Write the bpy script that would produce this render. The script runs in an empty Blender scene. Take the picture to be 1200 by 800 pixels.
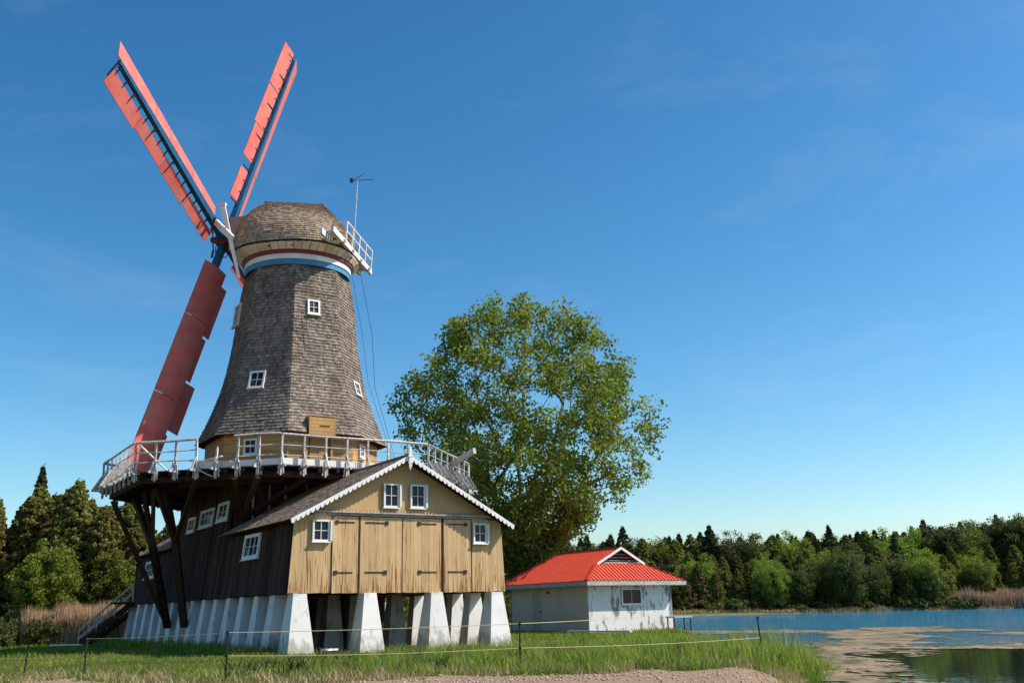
import bpy, math, random
import numpy as np
from math import sin, cos, radians, pi, sqrt, atan2
from mathutils import Vector, Matrix

random.seed(7)
rng = np.random.default_rng(11)
sc = bpy.context.scene
col = sc.collection
R = radians

# ------------------------------------------------------------------ camera
EYE = 1.1
FPX = 1200.0
roll = R(1.2)
pitch = math.atan(316 * cos(roll) / FPX)
cd = bpy.data.cameras.new('camera')
cd.sensor_width = 36.0
cd.lens = 36.0 * FPX / 1200.0
cd.clip_start = 0.1
cd.clip_end = 5000
cam = bpy.data.objects.new('camera', cd)
fw = Vector((0, cos(pitch), sin(pitch)))
upv = Vector((0, -sin(pitch), cos(pitch)))
rtv = Vector((1, 0, 0))
cR = rtv * cos(roll) - upv * sin(roll)
cU = upv * cos(roll) + rtv * sin(roll)
m = Matrix((cR, cU, -fw)).transposed().to_4x4()
m.translation = Vector((0, 0, EYE))
cam.matrix_world = m
col.objects.link(cam)
sc.camera = cam

# ------------------------------------------------------------------ sky + sun
SUN_EL, SUN_AZ = 46.0, 90.0        # azimuth clockwise from +Y
w = bpy.data.worlds.new("World")
sc.world = w
w.use_nodes = True
nt = w.node_tree
bg = nt.nodes['Background']
sky = nt.nodes.new('ShaderNodeTexSky')
sky.sky_type = 'NISHITA'
sky.sun_disc = False
sky.sun_elevation = R(SUN_EL)
sky.sun_rotation = R(SUN_AZ)
sky.altitude = 200
sky.air_density = 1.0
sky.dust_density = 1.0
sky.ozone_density = 1.6
hs_ = nt.nodes.new('ShaderNodeHueSaturation')
hs_.inputs['Hue'].default_value = .487
hs_.inputs['Saturation'].default_value = 1.32
hs_.inputs['Value'].default_value = .112
gam = nt.nodes.new('ShaderNodeGamma'); gam.inputs['Gamma'].default_value = 1.24
bc_ = nt.nodes.new('ShaderNodeHueSaturation'); bc_.inputs['Value'].default_value = 11.2
nt.links.new(hs_.outputs[0], gam.inputs[0]); nt.links.new(gam.outputs[0], bc_.inputs['Color'])
nt.links.new(sky.outputs[0], hs_.inputs['Color'])
# faint high cloud wisps, laid out by sky direction
tcs = nt.nodes.new('ShaderNodeTexCoord'); mps = nt.nodes.new('ShaderNodeMapping')
nt.links.new(tcs.outputs['Generated'], mps.inputs[0])
mps.inputs['Rotation'].default_value = (0, R(-28), R(20)); mps.inputs['Scale'].default_value = (1.6, 2.2, 5.5)
nws = nt.nodes.new('ShaderNodeTexNoise'); nws.inputs['Scale'].default_value = 1.7; nws.inputs['Detail'].default_value = 8; nws.inputs['Roughness'].default_value = .62
nws.inputs['Distortion'].default_value = .5
nt.links.new(mps.outputs[0], nws.inputs[0])
rps = nt.nodes.new('ShaderNodeMapRange'); rps.inputs['From Min'].default_value = .52; rps.inputs['From Max'].default_value = .80
rps.inputs['To Min'].default_value = 0; rps.inputs['To Max'].default_value = .11
nt.links.new(nws.outputs[0], rps.inputs[0])
mxs = nt.nodes.new('ShaderNodeMix'); mxs.data_type = 'RGBA'
nt.links.new(rps.outputs[0], mxs.inputs[0]); nt.links.new(bc_.outputs[0], mxs.inputs[6]); mxs.inputs[7].default_value = (5.5, 6.0, 6.8, 1)
nt.links.new(mxs.outputs[2], bg.inputs[0])
bg.inputs[1].default_value = 0.115
sl = bpy.data.lights.new('sun', 'SUN')
sl.energy = 5.0
sl.angle = R(0.53)
sl.color = (1.0, 0.92, 0.80)
so = bpy.data.objects.new('sun', sl)
sd = Vector((sin(R(SUN_AZ)) * cos(R(SUN_EL)), cos(R(SUN_AZ)) * cos(R(SUN_EL)), sin(R(SUN_EL))))
so.rotation_euler = sd.to_track_quat('Z', 'Y').to_euler()
so.location = (30, 0, 40)
col.objects.link(so)
sc.view_settings.view_transform = 'Standard'
sc.view_settings.look = 'None'
sc.view_settings.exposure = 0.38
sc.view_settings.gamma = 1.0
sc.view_settings.use_curve_mapping = False

# ------------------------------------------------------------------ noise in python
_perm = rng.random((256, 256))
def vnoise(x, y):
    x = np.asarray(x, float); y = np.asarray(y, float)
    xi = np.floor(x).astype(int); yi = np.floor(y).astype(int)
    fx = x - xi; fy = y - yi
    fx = fx * fx * (3 - 2 * fx); fy = fy * fy * (3 - 2 * fy)
    a = _perm[xi % 256, yi % 256]; b = _perm[(xi + 1) % 256, yi % 256]
    c = _perm[xi % 256, (yi + 1) % 256]; d = _perm[(xi + 1) % 256, (yi + 1) % 256]
    return (a * (1 - fx) + b * fx) * (1 - fy) + (c * (1 - fx) + d * fx) * fy
def fbm(x, y, o=4):
    s = 0; a = 0.5
    for i in range(o):
        s = s + a * vnoise(x * 2 ** i + 17.3 * i, y * 2 ** i + 9.1 * i)
        a *= 0.5
    return s

# ------------------------------------------------------------------ materials
def newmat(name):
    mt = bpy.data.materials.new(name)
    mt.use_nodes = True
    n = mt.node_tree.nodes; l = mt.node_tree.links
    return mt, n, l, n['Principled BSDF']

def mix(n, l, fac, a, b, mode='MIX'):
    x = n.new('ShaderNodeMix'); x.data_type = 'RGBA'; x.blend_type = mode
    for s, v in ((x.inputs[0], fac), (x.inputs[6], a), (x.inputs[7], b)):
        if isinstance(v, (int, float)): s.default_value = v
        elif isinstance(v, tuple): s.default_value = (v[0], v[1], v[2], 1)
        else: l.new(v, s)
    return x.outputs[2]

def ramp(n, l, src, p0, p1, c0=(0, 0, 0), c1=(1, 1, 1)):
    r = n.new('ShaderNodeValToRGB')
    r.color_ramp.elements[0].position = p0; r.color_ramp.elements[0].color = (*c0, 1)
    r.color_ramp.elements[1].position = p1; r.color_ramp.elements[1].color = (*c1, 1)
    l.new(src, r.inputs[0])
    return r.outputs[0]

def noise(n, l, scale, det=4, rough=.55, stretch=None, rot=None):
    tc = n.new('ShaderNodeTexCoord')
    mp = n.new('ShaderNodeMapping')
    l.new(tc.outputs['Object'], mp.inputs[0])
    if stretch: mp.inputs['Scale'].default_value = stretch
    if rot: mp.inputs['Rotation'].default_value = rot
    no = n.new('ShaderNodeTexNoise')
    no.inputs['Scale'].default_value = scale
    no.inputs['Detail'].default_value = det
    no.inputs['Roughness'].default_value = rough
    l.new(mp.outputs[0], no.inputs[0])
    return no.outputs[0]

def bump(n, l, p, src, st, dist=.02):
    b = n.new('ShaderNodeBump')
    b.inputs['Strength'].default_value = st
    b.inputs['Distance'].default_value = dist
    l.new(src, b.inputs['Height'])
    l.new(b.outputs[0], p.inputs['Normal'])

def mat(name, c, c2=None, rough=.7, scale=6, stretch=None, attr=0.0, bmp=.3, lo=.35, hi=.7, spec=.3, metal=0):
    """two-tone noise colour, brightness varied by the face attribute rnd"""
    mt, n, l, p = newmat(name)
    c2 = c2 or tuple(v * .7 for v in c)
    no = noise(n, l, scale, 5, .6, stretch)
    o = mix(n, l, ramp(n, l, no, lo, hi), c, c2)
    if attr:
        a = n.new('ShaderNodeAttribute'); a.attribute_name = 'rnd'
        mr = n.new('ShaderNodeMapRange')
        mr.inputs['To Min'].default_value = 1 - attr; mr.inputs['To Max'].default_value = 1 + attr * .6
        l.new(a.outputs['Fac'], mr.inputs[0])
        o = mix(n, l, 1.0, o, mr.outputs[0], 'MULTIPLY')
    l.new(o, p.inputs['Base Color'])
    p.inputs['Roughness'].default_value = rough
    p.inputs['Specular IOR Level'].default_value = spec
    p.inputs['Metallic'].default_value = metal
    if bmp: bump(n, l, p, no, bmp)
    return mt

def peel(name, paint, under, scale, stretch, lo, hi, attr=.12, low_z=None, paint2=None, zr=(1.7, 3.0)):
    """old paint peeling off; more so towards the foot where low_z is set"""
    mt, n, l, p = newmat(name)
    no = noise(n, l, scale, 6, .65, stretch)
    n2 = noise(n, l, 1.3, 3, .5)
    fac = no
    if low_z:
        tc = n.new('ShaderNodeTexCoord'); sx = n.new('ShaderNodeSeparateXYZ')
        l.new(tc.outputs['Object'], sx.inputs[0])
        mr = n.new('ShaderNodeMapRange'); l.new(sx.outputs[2], mr.inputs[0])
        mr.inputs['From Min'].default_value = zr[0]; mr.inputs['From Max'].default_value = zr[1]
        mr.inputs['To Min'].default_value = low_z; mr.inputs['To Max'].default_value = 0
        ad = n.new('ShaderNodeMath'); ad.operation = 'ADD'
        l.new(no, ad.inputs[0]); l.new(mr.outputs[0], ad.inputs[1]); fac = ad.outputs[0]
    f = ramp(n, l, fac, lo, hi)
    base = mix(n, l, ramp(n, l, n2, .35, .7), paint, paint2 or tuple(v * .85 for v in paint))
    o = mix(n, l, f, base, under)
    a = n.new('ShaderNodeAttribute'); a.attribute_name = 'rnd'
    mr = n.new('ShaderNodeMapRange')
    mr.inputs['To Min'].default_value = 1 - attr; mr.inputs['To Max'].default_value = 1 + attr * .6
    l.new(a.outputs['Fac'], mr.inputs[0])
    o = mix(n, l, 1.0, o, mr.outputs[0], 'MULTIPLY')
    l.new(o, p.inputs['Base Color'])
    p.inputs['Roughness'].default_value = .75
    p.inputs['Specular IOR Level'].default_value = .25
    bump(n, l, p, f, .25, .01)
    return mt

def leafmat(name, c, c2, trans=.35, tcol=None, objvar=0.0):
    mt, n, l, p = newmat(name)
    a = n.new('ShaderNodeAttribute'); a.attribute_name = 'rnd'
    o = mix(n, l, a.outputs['Fac'], c, c2)
    if objvar:
        oi = n.new('ShaderNodeObjectInfo')
        hs = n.new('ShaderNodeHueSaturation')
        mr = n.new('ShaderNodeMapRange'); l.new(oi.outputs['Random'], mr.inputs[0])
        mr.inputs['To Min'].default_value = .5 - objvar * .035; mr.inputs['To Max'].default_value = .5 + objvar * .03
        l.new(mr.outputs[0], hs.inputs['Hue'])
        mr2 = n.new('ShaderNodeMapRange'); l.new(oi.outputs['Random'], mr2.inputs[0])
        mr2.inputs['To Min'].default_value = 1 - .4 * objvar; mr2.inputs['To Max'].default_value = 1 + .5 * objvar
        l.new(mr2.outputs[0], hs.inputs['Value'])
        l.new(o, hs.inputs['Color']); o = hs.outputs[0]
    l.new(o, p.inputs['Base Color'])
    p.inputs['Roughness'].default_value = .55
    p.inputs['Specular IOR Level'].default_value = .25
    tr = n.new('ShaderNodeBsdfTranslucent')
    t2 = mix(n, l, 1.0, o, tcol or (1.3, 1.5, .6), 'MULTIPLY')
    l.new(t2, tr.inputs[0])
    ms = n.new('ShaderNodeMixShader'); ms.inputs[0].default_value = trans
    l.new(p.outputs[0], ms.inputs[1]); l.new(tr.outputs[0], ms.inputs[2])
    l.new(ms.outputs[0], n['Material Output'].inputs[0])
    return mt

M = {}
M['shingle'] = mat('shingle', (.265, .215, .175), (.155, .122, .098), .85, 1.4, (1, 1, .6), .55, .15)
M['cap_shingle'] = mat('cap_shingle', (.42, .33, .25), (.32, .245, .18), .85, 1.2, None, .45, .15)
M['roof_shingle'] = mat('roof_shingle', (.31, .235, .18), (.20, .145, .11), .85, 2.0, None, .5, .2)
M['tan_board'] = peel('tan_board', (.58, .385, .195), (.26, .12, .045), 2.4, (10, 10, .42), .60, .64, .12, .10, (.53, .35, .175))
M['tan_gable'] = peel('tan_gable', (.54, .36, .175), (.25, .14, .07), 3, (3, 3, .6), .70, .76, .08)
M['tan_tower'] = peel('tan_tower', (.50, .285, .115), (.28, .15, .07), 4, (2, 2, .6), .62, .7, .2)
M['dark_plank'] = mat('dark_plank', (.078, .044, .033), (.034, .020, .016), .9, 3, (6, 6, .3), .5, .3, spec=.08)
M['dark_beam'] = mat('dark_beam', (.075, .044, .030), (.03, .018, .012), .9, 5, (3, 3, .6), .3, .3, spec=.1)
M['inside'] = mat('inside', (.03, .022, .018), None, .9)
M['white_wood'] = peel('white_wood', (.74, .72, .68), (.33, .28, .24), 7, (3, 3, 1), .56, .66, .15)
M['grey_wood'] = peel('grey_wood', (.62, .59, .56), (.30, .25, .21), 9, (2, 2, 1), .46, .62, .25)
M['white_trim'] = peel('white_trim', (.80, .79, .77), (.40, .35, .3), 9, (2, 2, 2), .64, .7, .08)
M['concrete'] = peel('concrete', (.74, .73, .71), (.42, .38, .33), 2.5, (1.5, 1.5, .8), .58, .72, .05, .30, (.66, .65, .63), (-.1, .75))
M['concrete_shaded'] = peel('concrete_shaded', (.40, .38, .36), (.20, .17, .15), 2.5, (1.5, 1.5, .8), .5, .65, .1)  # underfloor shade put into the colour of the inner piers
M['inner_board'] = mat('inner_board', (.10, .05, .03), (.05, .03, .02), .85, 3, (4, 4, .5), .4)
M['red_band'] = mat('red_band', (.22, .03, .025), None, .6)
M['blue_band'] = mat('blue_band', (.03, .20, .38), (.06, .26, .42), .6)
M['coral'] = peel('coral', (.70, .17, .14), (.50, .21, .17), 1.8, (1, 1, 1), .50, .68, .12, None, (.60, .115, .095))
M['blue_paint'] = mat('blue_paint', (.009, .07, .16), (.014, .11, .23), .5, 3, None, 0, .1)
M['sail_iron'] = mat('sail_iron', (.022, .025, .035), (.05, .025, .02), .55)
M['hub_red'] = mat('hub_red', (.20, .03, .025), (.06, .02, .02), .5)
M['iron'] = mat('iron', (.03, .022, .018), (.07, .035, .02), .6)
M['antenna'] = mat('antenna', (.55, .55, .56), (.4, .38, .36), .4, metal=.6)
M['cable'] = mat('cable', (.02, .02, .022), None, .6)
M['cream'] = mat('cream', (.78, .68, .53), (.58, .46, .33), .7, 5, None, .2)
def glass():
    mt, n, l, p = newmat('glass')
    p.inputs['Base Color'].default_value = (.012, .02, .035, 1)
    p.inputs['Roughness'].default_value = .06
    p.inputs['Specular IOR Level'].default_value = .18
    return mt
M['glass'] = glass()
M['metal_roof'] = mat('metal_roof', (.62, .075, .035), (.50, .065, .035), .45, 1.5, (1, 1, .5), .05, .03, spec=.4)
M['ridge_metal'] = mat('ridge_metal', (.60, .05, .022), None, .38)
def cottage_wall():
    mt, n, l, p = newmat('cottage_wall')
    a = noise(n, l, 1.6, 6, .68, (1.6, 1.6, .55))
    b = noise(n, l, 9, 4, .6, (1, 1, .4))
    c = mix(n, l, ramp(n, l, a, .505, .57), (.72, .70, .67), (.20, .195, .19))
    c = mix(n, l, ramp(n, l, b, .52, .75), c, mix(n, l, .4, c, (.36, .33, .30)))
    l.new(c, p.inputs['Base Color']); p.inputs['Roughness'].default_value = .85
    bump(n, l, p, a, .3, .02)
    return mt
M['stained_wall'] = cottage_wall()
M['cottage_cream'] = mat('cottage_cream', (.70, .60, .46), (.60, .51, .39), .8, 1.2, (1, 1, .5), 0, .05)
M['cottage_door'] = mat('cottage_door', (.55, .47, .36), (.47, .40, .30), .7)
M['blue_gray'] = mat('blue_gray', (.30, .55, .66), None, .6)
M['bark'] = mat('bark', (.24, .20, .16), (.12, .10, .08), .9, 8, (1, 1, .3), 0, .8)
M['dark_bark'] = mat('dark_bark', (.09, .07, .055), (.045, .035, .03), .9, 8, (1, 1, .3), 0, .6)
M['leaf'] = leafmat('leaf', (.070, .112, .018), (.27, .295, .05), .42)
M['cedar'] = leafmat('cedar', (.085, .085, .020), (.235, .20, .052), .22, None, .8)
M['spruce'] = leafmat('spruce', (.032, .055, .018), (.085, .11, .035), .15, None, .7)
M['bright_leaf'] = leafmat('bright_leaf', (.085, .125, .016), (.21, .245, .04), .35, None, .8)
M['olive_leaf'] = leafmat('olive_leaf', (.048, .066, .017), (.12, .13, .034), .25, None, 1.0)
M['grass'] = leafmat('grass', (.10, .15, .014), (.30, .33, .06), .42)
M['tall_grass'] = leafmat('tall_grass', (.10, .17, .02), (.34, .36, .10), .4)
M['reed'] = leafmat('reed', (.30, .20, .12), (.55, .39, .25), .2, (1.1, .9, .7))
M['dry_grass'] = leafmat('dry_grass', (.32, .24, .12), (.45, .36, .2), .2, (1.1, .9, .7))
M['stone'] = mat('stone', (.50, .38, .29), (.34, .25, .19), .9, 5, None, .4)
M['rope'] = mat('rope', (.60, .50, .26), (.5, .42, .24), .6)
M['post'] = mat('post', (.02, .022, .02), None, .6)

# ------------------------------------------------------------------ object helpers
def tag(o, label=None, cat=None, group=None, kind=None):
    if label: o['label'] = label
    if cat: o['category'] = cat
    if group: o['group'] = group
    if kind: o['kind'] = kind
    return o

def empty(name, loc, label, cat, group=None):
    o = bpy.data.objects.new(name, None)
    o.location = loc
    o.empty_display_size = .2
    col.objects.link(o)
    return tag(o, label, cat, group)

V = lambda *a: np.array(a, float)
def nrm(a):
    a = np.asarray(a, float)
    return a / (np.linalg.norm(a) + 1e-12)

class MB:
    """collects faces in world space and links them as ONE mesh"""
    def __init__(s): s.v = []; s.f = []; s.r = []
    def add(s, vs, fs, r=None):
        b = len(s.v); s.v.extend([tuple(map(float, q)) for q in vs])
        if r is None: r = random.random()
        for f in fs: s.f.append([b + i for i in f]); s.r.append(r)
    def quad(s, a, b, c, d, r=None): s.add([a, b, c, d], [(0, 1, 2, 3)], r)
    def box(s, c, x, y, z, r=None):
        """c centre; x, y, z half-extent vectors"""
        c, x, y, z = map(lambda q: np.asarray(q, float), (c, x, y, z))
        vs = [c + i * x + j * y + k * z for k in (-1, 1) for j in (-1, 1) for i in (-1, 1)]
        s.add(vs, [(0, 2, 3, 1), (4, 5, 7, 6), (0, 1, 5, 4), (2, 6, 7, 3), (0, 4, 6, 2), (1, 3, 7, 5)], r)
    def beam(s, a, b, w, h, up=(0, 0, 1), r=None, w2=None, h2=None):
        a = np.asarray(a, float); b = np.asarray(b, float)
        d = nrm(b - a); x = np.cross(d, up)
        if np.linalg.norm(x) < 1e-3: x = np.cross(d, (0, 1, 0.))
        x = nrm(x); y = np.cross(x, d)
        w2 = w if w2 is None else w2; h2 = h if h2 is None else h2
        vs = []
        for p, ww, hh in ((a, w, h), (b, w2, h2)):
            for sx, sy in ((-1, -1), (1, -1), (1, 1), (-1, 1)):
                vs.append(p + x * sx * ww / 2 + y * sy * hh / 2)
        s.add(vs, [(3, 2, 1, 0), (4, 5, 6, 7), (0, 1, 5, 4), (1, 2, 6, 5), (2, 3, 7, 6), (3, 0, 4, 7)], r)
    def tube(s, pts, rad, n=6, r=None, caps=True):
        pts = [np.asarray(p, float) for p in pts]
        if not hasattr(rad, '__len__'): rad = [rad] * len(pts)
        vs = []; up = None
        for i, p in enumerate(pts):
            d = nrm(pts[min(i + 1, len(pts) - 1)] - pts[max(i - 1, 0)])
            if up is None:
                up = V(0, 0, 1) if abs(d[2]) < .9 else V(1, 0, 0)
            x = nrm(np.cross(d, up)); y = np.cross(x, d); up = y
            for k in range(n):
                a = 2 * pi * k / n
                vs.append(p + rad[i] * (cos(a) * x + sin(a) * y))
        fs = []
        for i in range(len(pts) - 1):
            for k in range(n):
                k2 = (k + 1) % n
                fs.append((i * n + k, i * n + k2, (i + 1) * n + k2, (i + 1) * n + k))
        if caps:
            fs.append(tuple(range(n - 1, -1, -1))); fs.append(tuple((len(pts) - 1) * n + k for k in range(n)))
        s.add(vs, fs, r)
    def prism(s, poly, out, r=None):
        """closed polygon (list of points, one plane) extruded by vector out"""
        n = len(poly); out = np.asarray(out, float)
        vs = [np.asarray(p, float) for p in poly] + [np.asarray(p, float) + out for p in poly]
        fs = [tuple(range(n - 1, -1, -1)), tuple(range(n, 2 * n))]
        for i in range(n):
            j = (i + 1) % n
            fs.append((i, j, n + j, n + i))
        s.add(vs, fs, r)
    def build(s, name, material, parent=None, smooth=False):
        me = bpy.data.meshes.new(name)
        off = Vector((0, 0, 0))
        root = parent
        while root is not None and root.parent is not None: root = root.parent
        if root is not None: off = root.location
        vs = [(a - off.x, b - off.y, c - off.z) for a, b, c in s.v]
        me.from_pydata(vs, [], s.f)
        at = me.attributes.new('rnd', 'FLOAT', 'FACE')
        at.data.foreach_set('value', s.r)
        me.materials.append(material)
        if smooth: me.shade_smooth()
        me.update()
        o = bpy.data.objects.new(name, me)
        col.objects.link(o)
        if parent is not None: o.parent = parent
        return o

def npmesh(name, verts, faces, material, rnd=None, parent=None):
    """fast mesh; faces an (n,k) int array"""
    me = bpy.data.meshes.new(name)
    faces = np.asarray(faces, np.int32)
    n, k = faces.shape
    me.vertices.add(len(verts)); me.vertices.foreach_set('co', np.asarray(verts, np.float32).ravel())
    me.loops.add(n * k); me.loops.foreach_set('vertex_index', faces.ravel())
    me.polygons.add(n); me.polygons.foreach_set('loop_start', np.arange(0, n * k, k, dtype=np.int32))
    me.update(calc_edges=True)
    if rnd is not None:
        at = me.attributes.new('rnd', 'FLOAT', 'FACE')
        at.data.foreach_set('value', np.asarray(rnd, np.float32))
    me.materials.append(material)
    o = bpy.data.objects.new(name, me)
    col.objects.link(o)
    if parent is not None: o.parent = parent
    return o

def shingles(mb, f, t_edges, width, thick=.022, lap=.03, jit=.012):
    """real lapped shingles over the surface f(u, t), u in 0..1, rows between t_edges"""
    for i in range(len(t_edges) - 1):
        t0, t1 = t_edges[i], t_edges[i + 1]
        L = np.linalg.norm(f(1, t0) - f(0, t0)) if not getattr(f, 'closed', 0) else f.length(t0)
        n = max(2, int(L / width))
        cuts = np.linspace(0, 1, n + 1)
        cuts[1:-1] += (rng.random(n - 1) - .5) * .55 / n
        rowv = rng.random() * .25
        for j in range(n):
            u0, u1 = cuts[j], cuts[j + 1]
            tj = t0 - (t1 - t0) * rng.random() * .16
            a, b = f(u0, tj), f(u1, tj); c, d = f(u1, t1 + (t1 - t0) * .15), f(u0, t1 + (t1 - t0) * .15)
            nn = nrm(np.cross(b - a, d - a))
            th = thick * (.7 + rng.random() * .7)
            g = (b - a) * .03
            a2, b2 = a + nn * th + g, b + nn * th - g
            c2, d2 = c + nn * .003 - g, d + nn * .003 + g
            rv = min(1, .75 * rng.random() ** 1.1 + rowv)
            mb.add([a2, b2, c2, d2, a + g, b - g], [(0, 1, 2, 3), (4, 5, 1, 0), (4, 0, 3), (5, 2, 1)], rv)

def window(parent, c, right, up, out, wd, ht, nc=2, nr=2, fr=.07, mtl='white_trim', depth=.07, shutter=0, name='window'):
    c, right, up, out = map(lambda q: np.asarray(q, float), (c, right, up, out))
    mb = MB(); hw, hh = wd / 2, ht / 2
    z = out * depth / 2
    for s in (-1, 1):
        mb.box(c + right * s * (hw - fr / 2) + z, right * fr / 2, up * hh, out * depth / 2)
    mb.box(c + up * (hh - fr / 2) + z, right * (hw - fr), up * fr / 2, out * depth / 2)
    mb.box(c - up * (hh - fr / 2) + z, right * (hw - fr), up * fr / 2, out * depth / 2)
    t = .018
    for i in range(1, nc):
        x = -hw + fr + (wd - 2 * fr) * i / nc
        mb.box(c + right * x + z * .8, right * t / 2, up * (hh - fr), out * depth * .3)
    for i in range(1, nr):
        y = -hh + fr + (ht - 2 * fr) * i / nr
        mb.box(c + up * y + z * .78, right * (hw - fr), up * t / 2, out * depth * .28)
    fo = mb.build(name, M[mtl], parent)
    g = MB(); g.box(c + out * .012, right * (hw - fr), up * (hh - fr), out * .006); g.build('pane', M['glass'], fo)
    sb = MB(); sb.box(c - up * (hh + .02) + out * (depth / 2 + .015), right * (hw + .03), up * .018, out * (depth / 2 + .02)); sb.build('sill', M[mtl], fo)
    if shutter:
        sh = MB()
        sh.box(c + right * (shutter * (hw + .035)) + out * .06, right * .03, up * (hh - .01), out * .055)
        sh.build('shutter', M[mtl], fo)
    return fo

# ------------------------------------------------------------------ building frame
yaw = R(32)
eu = V(cos(yaw), sin(yaw), 0); ev = V(-sin(yaw), cos(yaw), 0); ez = V(0, 0, 1)
A = V(-6.541, 30.616, 0)
W = 7.1
VL = 20.8
Z0, ZE, ZR = 1.76, 3.92, 5.86
T = A + eu * W / 2 + ev * 10.36
def L(u, v, z): return A + eu * u + ev * v + ez * z

# ------------------------------------------------------------------ ground, water
land = np.array([(-500, -80), (5, -80), (5.0, 10), (5.3, 17), (6.3, 21), (7.6, 25), (8.2, 29), (7.6, 33), (8.2, 42),
                 (9.6, 50), (10.4, 60), (9.7, 68), (6, 78), (3, 95), (2, 130), (8, 170), (24, 203), (60, 211), (110, 214),
                 (170, 216), (700, 218), (900, 1500), (-900, 1500)], float)
def land_dist(x, y):
    """signed distance to the land's edge, positive on land"""
    x = np.asarray(x, float); y = np.asarray(y, float)
    d = np.full(x.shape, 1e9); ins = np.zeros(x.shape, bool)
    n = len(land)
    for i in range(n):
        a = land[i]; b = land[(i + 1) % n]
        ab = b - a; t = np.clip(((x - a[0]) * ab[0] + (y - a[1]) * ab[1]) / (ab @ ab), 0, 1)
        d = np.minimum(d, np.hypot(x - a[0] - t * ab[0], y - a[1] - t * ab[1]))
        cond = ((a[1] > y) != (b[1] > y))
        xi = a[0] + (y - a[1]) / (b[1] - a[1] + 1e-12) * (b[0] - a[0])
        ins ^= cond & (x < xi)
    return np.where(ins, d, -d)
def ground_z(x, y):
    x = np.asarray(x, float); y = np.asarray(y, float)
    d = land_dist(x, y) + (fbm(x * .7, y * .7) - .5) * 1.2
    near = np.clip((120 - y) / 40, 0, 1)
    base = (fbm(x * .25 + 5, y * .25) - .5) * .22 * near + (fbm(x * 1.7, y * 1.7, 3) - .45) * .06 * near
    hill = np.clip((y - 224) * .15, 0, 9) * (1 + .35 * np.clip((x - 85) / 40, 0, 1)) * np.clip((y - 200) / 30, 0, 1)
    s = np.clip(d / 3.4 + .36, 0, 1); s = s * s * (3 - 2 * s)
    z = -1.0 + s * (1.0 + base) + hill * s
    # low bank of raked gravel in front of the fence
    z = z + .0 * np.exp(-((y - 18.5) / 1.2) ** 2) * s * (.4 + fbm(x * 1.1, y * 1.1))
    return z

na, nr_ = 620, 420
ang = np.concatenate([np.linspace(-178, -40, 40)[:-1], np.linspace(-40, 40, na - 80), np.linspace(40, 178, 41)[1:]])
rad = np.exp(np.linspace(np.log(1.0), np.log(1600), nr_))
ag, rg = np.meshgrid(np.radians(ang), rad)
gx = rg * np.sin(ag); gy = rg * np.cos(ag)
gz = ground_z(gx, gy)
vs = np.stack([gx.ravel(), gy.ravel(), gz.ravel()], 1)
K = len(ang)
ii = (np.arange(nr_ - 1)[:, None] * K + np.arange(K - 1)[None]).ravel()
fs = np.stack([ii, ii + K, ii + K + 1, ii + 1], 1)
vs = np.vstack([vs, [[0, 0, float(ground_z(np.array([0.]), np.array([0.]))[0])]]])

def gravel_mask(x, y):
    """1 = bare gravel and soil"""
    edge = 18.9 + 1.3 * np.exp(-((x + 8.8) / 1.7) ** 2) - 1.9 * np.exp(-((x + 4.8) / 2.2) ** 2) + 1.3 * np.exp(-((x - 4.5) / 2.8) ** 2) + .8 * np.exp(-((x - 0) / 2.5) ** 2)
    g = edge - y + (fbm(x * 1.3 + 3, y * 1.3) - .5) * 2.6
    return np.clip(g / .6 + .5, 0, 1)

mt, n, l, p = newmat('ground')
at = n.new('ShaderNodeAttribute'); at.attribute_name = 'gravel'
nz = noise(n, l, 2.2, 6, .7); nz2 = noise(n, l, 14, 5, .7); nz3 = noise(n, l, .6, 3, .5); nz4 = noise(n, l, 60, 3, .6)
gr = mix(n, l, ramp(n, l, nz2, .3, .7), (.52, .37, .245), (.34, .23, .15))
gr = mix(n, l, ramp(n, l, nz4, .62, .68), gr, (.62, .52, .43))
gr = mix(n, l, ramp(n, l, nz, .56, .70), gr, (.20, .13, .085))
so_ = mix(n, l, ramp(n, l, nz2, .3, .7), (.060, .085, .016), (.115, .125, .035))
so_ = mix(n, l, ramp(n, l, nz3, .50, .68), so_, (.15, .125, .05))
md = n.new('ShaderNodeMath'); md.operation = 'MULTIPLY_ADD'
l.new(nz2, md.inputs[0]); md.inputs[1].default_value = .8; md.inputs[2].default_value = -.4
ad = n.new('ShaderNodeMath'); ad.operation = 'ADD'; l.new(md.outputs[0], ad.inputs[0]); l.new(at.outputs['Fac'], ad.inputs[1])
c = mix(n, l, ramp(n, l, ad.outputs[0], .40, .6), so_, gr)
# wet mud where the bank meets the lake
tcg = n.new('ShaderNodeTexCoord'); sg = n.new('ShaderNodeSeparateXYZ'); l.new(tcg.outputs['Object'], sg.inputs[0])
c = mix(n, l, ramp(n, l, sg.outputs[2], .0, .35), c, c)
mrz = n.new('ShaderNodeMapRange'); l.new(sg.outputs[2], mrz.inputs[0])
mrz.inputs['From Min'].default_value = -.33; mrz.inputs['From Max'].default_value = -.12
c = mix(n, l, mrz.outputs[0], (.25, .185, .105), c)
l.new(c, p.inputs['Base Color']); p.inputs['Roughness'].default_value = .95; p.inputs['Specular IOR Level'].default_value = .1
hb = n.new('ShaderNodeMath'); hb.operation = 'ADD'; l.new(nz2, hb.inputs[0]); l.new(nz4, hb.inputs[1])
bump(n, l, p, hb.outputs[0], 1.0, .06)
M['ground'] = mt
g = npmesh('ground', vs, fs, mt)
ga = g.data.attributes.new('gravel', 'FLOAT', 'POINT')
gm = gravel_mask(vs[:, 0], vs[:, 1]) * (vs[:, 1] < 40)
ga.data.foreach_set('value', gm.astype(np.float32))
g.data.shade_smooth()
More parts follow.
